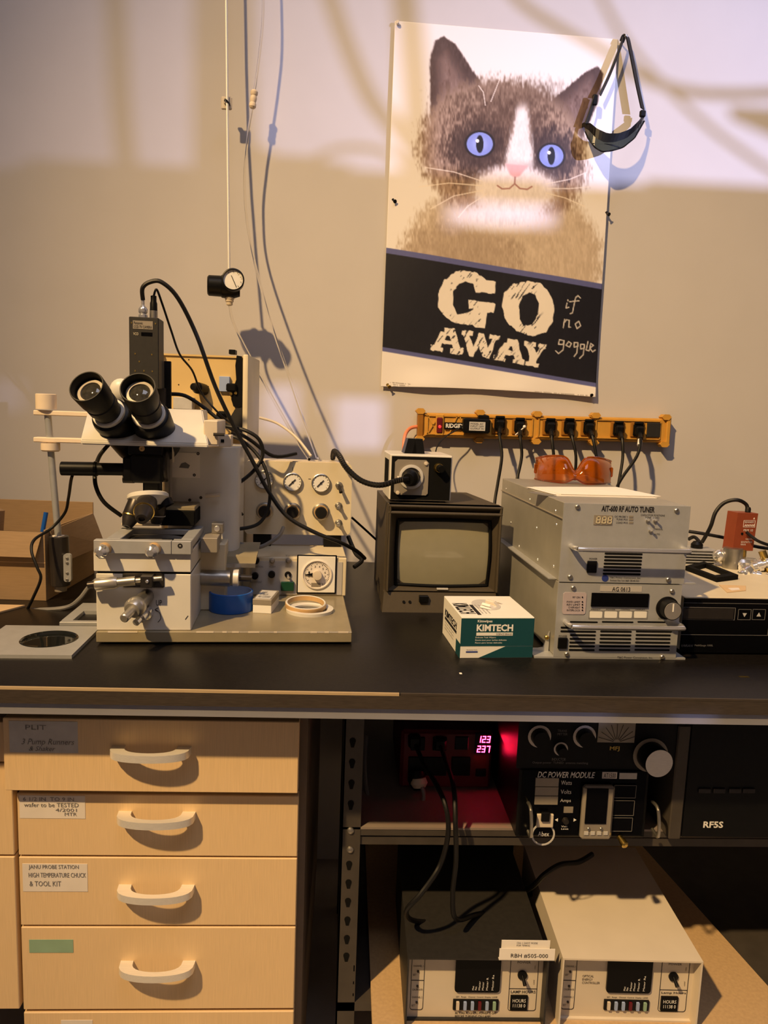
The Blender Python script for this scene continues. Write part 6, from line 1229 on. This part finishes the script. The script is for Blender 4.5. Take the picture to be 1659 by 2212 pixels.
ptext('EDWARDS', BQ, 1609, 1126, 1628, 1130, 0, o, 'white_ink'); ptext('PRM 10', BQ, 1606, 1143, 1626, 1148, 0, o, 'white_ink'); ptext('WARNING', BQ, 1610, 1163, 1624, 1166, 0, o, 'white_ink'); ptext('SEE INSTRUCTIONS\nMANUAL', BQ, 1600, 1169, 1624, 1178, 0, o, 'white_ink')
q = BQ.v(1629, 1120, 0); MB().prism([(q.x-0.002, q.z-0.0016), (q.x+0.002, q.z-0.0016), (q.x, q.z+0.0022)], 'uw', -0.0005, 0).build('warning_mark', 'white_ink', o)
MB().lathe(BQ.v(1603, 1153, 0), (0, -1, 0), [(0.003, 0), (0.0025, 0.001), (0, 0.001)], 10).build('adjuster', 'black_matte', o)
MB().lathe(BQ.v(1615, 1109, 0.016), (0, 0, 1), [(0.006, -0.002), (0.006, 0.010), (0.0045, 0.014), (0, 0.014)], 14).build('gland', 'rubber', o)
SY = float(BQ.o[1])
cable('sensor_cable', [(1614, 1106, SY+.016), (1612, 1090, SY+.02), (1592, 1080, SY+.02), (1565, 1086, SY+.03), (1546, 1106, SY+.03), (1536, 1135, SY+.03), (1526, 1155, -.49), (1516, 1172, -.485)], 0.0042, 'rubber', 'black sensor cable arching from the orange sensor to the finned module')
cable('sensor_cable', [(1488, 1148, -.44), (1520, 1153, -.45), (1580, 1165, -.46), (1640, 1182, -.47), (1720, 1190, -.48)], 0.0038, 'rubber', 'black cable passing behind the orange sensor')
cable('sensor_cable', [(1613, 1150, SY-.004), (1625, 1160, SY-.02), (1645, 1172, SY-.03), (1700, 1190, SY-.03)], 0.0034, 'rubber', 'thin black cable leaving the orange sensor front to the right')
cable('sensor_cable', [(1487, 1165, -.45), (1500, 1160, -.46), (1512, 1172, -.48)], 0.004, 'rubber', 'short black cable hooked into the finned module connector')

# ------------------------------------------------------------------ loose cables round the microscope
bw = MF.world((bx.x, VC+0.02, cw1+0.034)); b2 = MF.world((bx2.x, VC+0.03, cw1+0.042))
def wcable(name, pts, r, m, label): tag(MB().tube(pts, r, 8, 6).build(name, m), label, 'cable')
Q = WF.v
wcable('camera_cable', [bw, Q(308, 622, -.61), Q(325, 609, -.61), Q(350, 610, -.61), Q(385, 645, -.60), Q(425, 725, -.58), Q(465, 835, -.56), Q(510, 930, -.55), Q(545, 995, -.55), Q(578, 1058, -.55), Q(620, 1115, -.56), Q(680, 1150, -.56), Q(735, 1172, -.55), Q(770, 1190, -.50), Q(788, 1206, -.44)], 0.0042, 'rubber', 'thick black camera cable arching from the camera across the gauge panel')
wcable('camera_cable', [b2, Q(338, 625, -.59), Q(350, 655, -.58), Q(370, 715, -.55), Q(388, 765, -.52), Q(415, 800, -.47), Q(430, 838, -.43), Q(445, 862, -.42), Q(478, 898, -.44), Q(505, 918, -.47)], 0.0022, 'rubber', 'thin black camera cable drooping to the housing gland')
wcable('black_cable', [Q(366, 851, -.5), Q(400, 855, -.5), Q(440, 880, -.5), Q(490, 920, -.5), Q(540, 950, -.48), Q(590, 985, -.46), Q(640, 980, -.42)], 0.004, 'rubber', 'black cable from the camera bracket running right behind the gauge panel')
wcable('black_cable', [Q(452, 920, -.5), Q(490, 921, -.52), Q(530, 930, -.53), Q(560, 950, -.53), Q(567, 985, -.53), Q(545, 1020, -.54), Q(500, 1055, -.56), Q(455, 1090, -.58), Q(442, 1115, -.59), Q(438, 1135, -.60)], 0.004, 'rubber', 'black cable looping from the head side down to the stage')
wcable('black_cable', [Q(478, 942, -.51), Q(510, 945, -.52), Q(545, 970, -.52), Q(570, 1005, -.53), Q(582, 1050, -.54), Q(580, 1095, -.55), Q(560, 1130, -.56), Q(520, 1142, -.58), Q(470, 1141, -.60), Q(440, 1138, -.61)], 0.0038, 'rubber', 'black cable swinging past the left gauge knob to the stage')
wcable('grey_cable', [Q(443, 962, -.61), Q(449, 1000, -.61), Q(443, 1040, -.61), Q(440, 1075, -.61), Q(449, 1112, -.60), Q(480, 1155, -.58), Q(520, 1175, -.57), Q(560, 1182, -.56), Q(600, 1160, -.55), Q(612, 1140, -.50)], 0.0042, 'grey_cable', 'grey cable hanging down the white microscope column')
wcable('black_cable', [Q(476, 1060, -.57), Q(500, 1085, -.55), Q(524, 1112, -.53)], 0.003, 'rubber', 'short black cable stub from the column barb')
wcable('lamp_cable', [Q(235, 960, -.60), Q(215, 985, -.62), Q(206, 1015, -.66), Q(207, 1050, -.68), Q(225, 1085, -.68), Q(262, 1114, -.66)], 0.004, 'rubber', 'black cable dropping from the head behind the illuminator tube')
wcable('lamp_cable', [Q(156, 1028, -.70), Q(153, 1040, -.68), Q(148, 1075, -.60), Q(140, 1108, -.56), Q(110, 1142, -.56), Q(75, 1165, -.60), Q(68, 1190, -.62), Q(80, 1225, -.63), Q(88, 1250, -.63), Q(72, 1290, -.62), Q(58, 1318, -.60)], 0.003, 'rubber', 'thin black cable from the illuminator end winding down to the bench')
wcable('white_hose', [Q(560, 902, -.36), Q(600, 915, -.36), Q(640, 945, -.38), Q(672, 985, -.41)], 0.003, 'ctl_white', 'short pale hose arching from the housing to the gauge panel')
wcable('floor_cable', [Q(760, 1118, -.30), Q(790, 1145, -.28), Q(815, 1168, -.27)], 0.0028, 'rubber', 'thin black cable between the gauge panel and the monitor')
wcable('black_cable', [Q(752, 1158, -.38), Q(768, 1195, -.40), Q(782, 1210, -.42), Q(765, 1225, -.44)], 0.005, 'rubber', 'black cable ending behind the timer console right edge')
q = WF.w(1607, 1462, ZB); o = MB().box((-0.008, -0.003, 0), (0.008, 0.003, 0.0006)).build('brass_scrap', 'brass'); o.location = (q.x, q.y, ZB); tag(o, 'tiny brass scrap lying at the bench front right', 'scrap')
q = WF.w(995, 1455, ZB); o = MB().box((-0.002, -0.003, 0), (0.002, 0.003, 0.0006)).build('paper_scrap', 'paper'); o.location = (q.x, q.y, ZB); tag(o, 'tiny white crumb on the bench before the wipes carton', 'scrap')
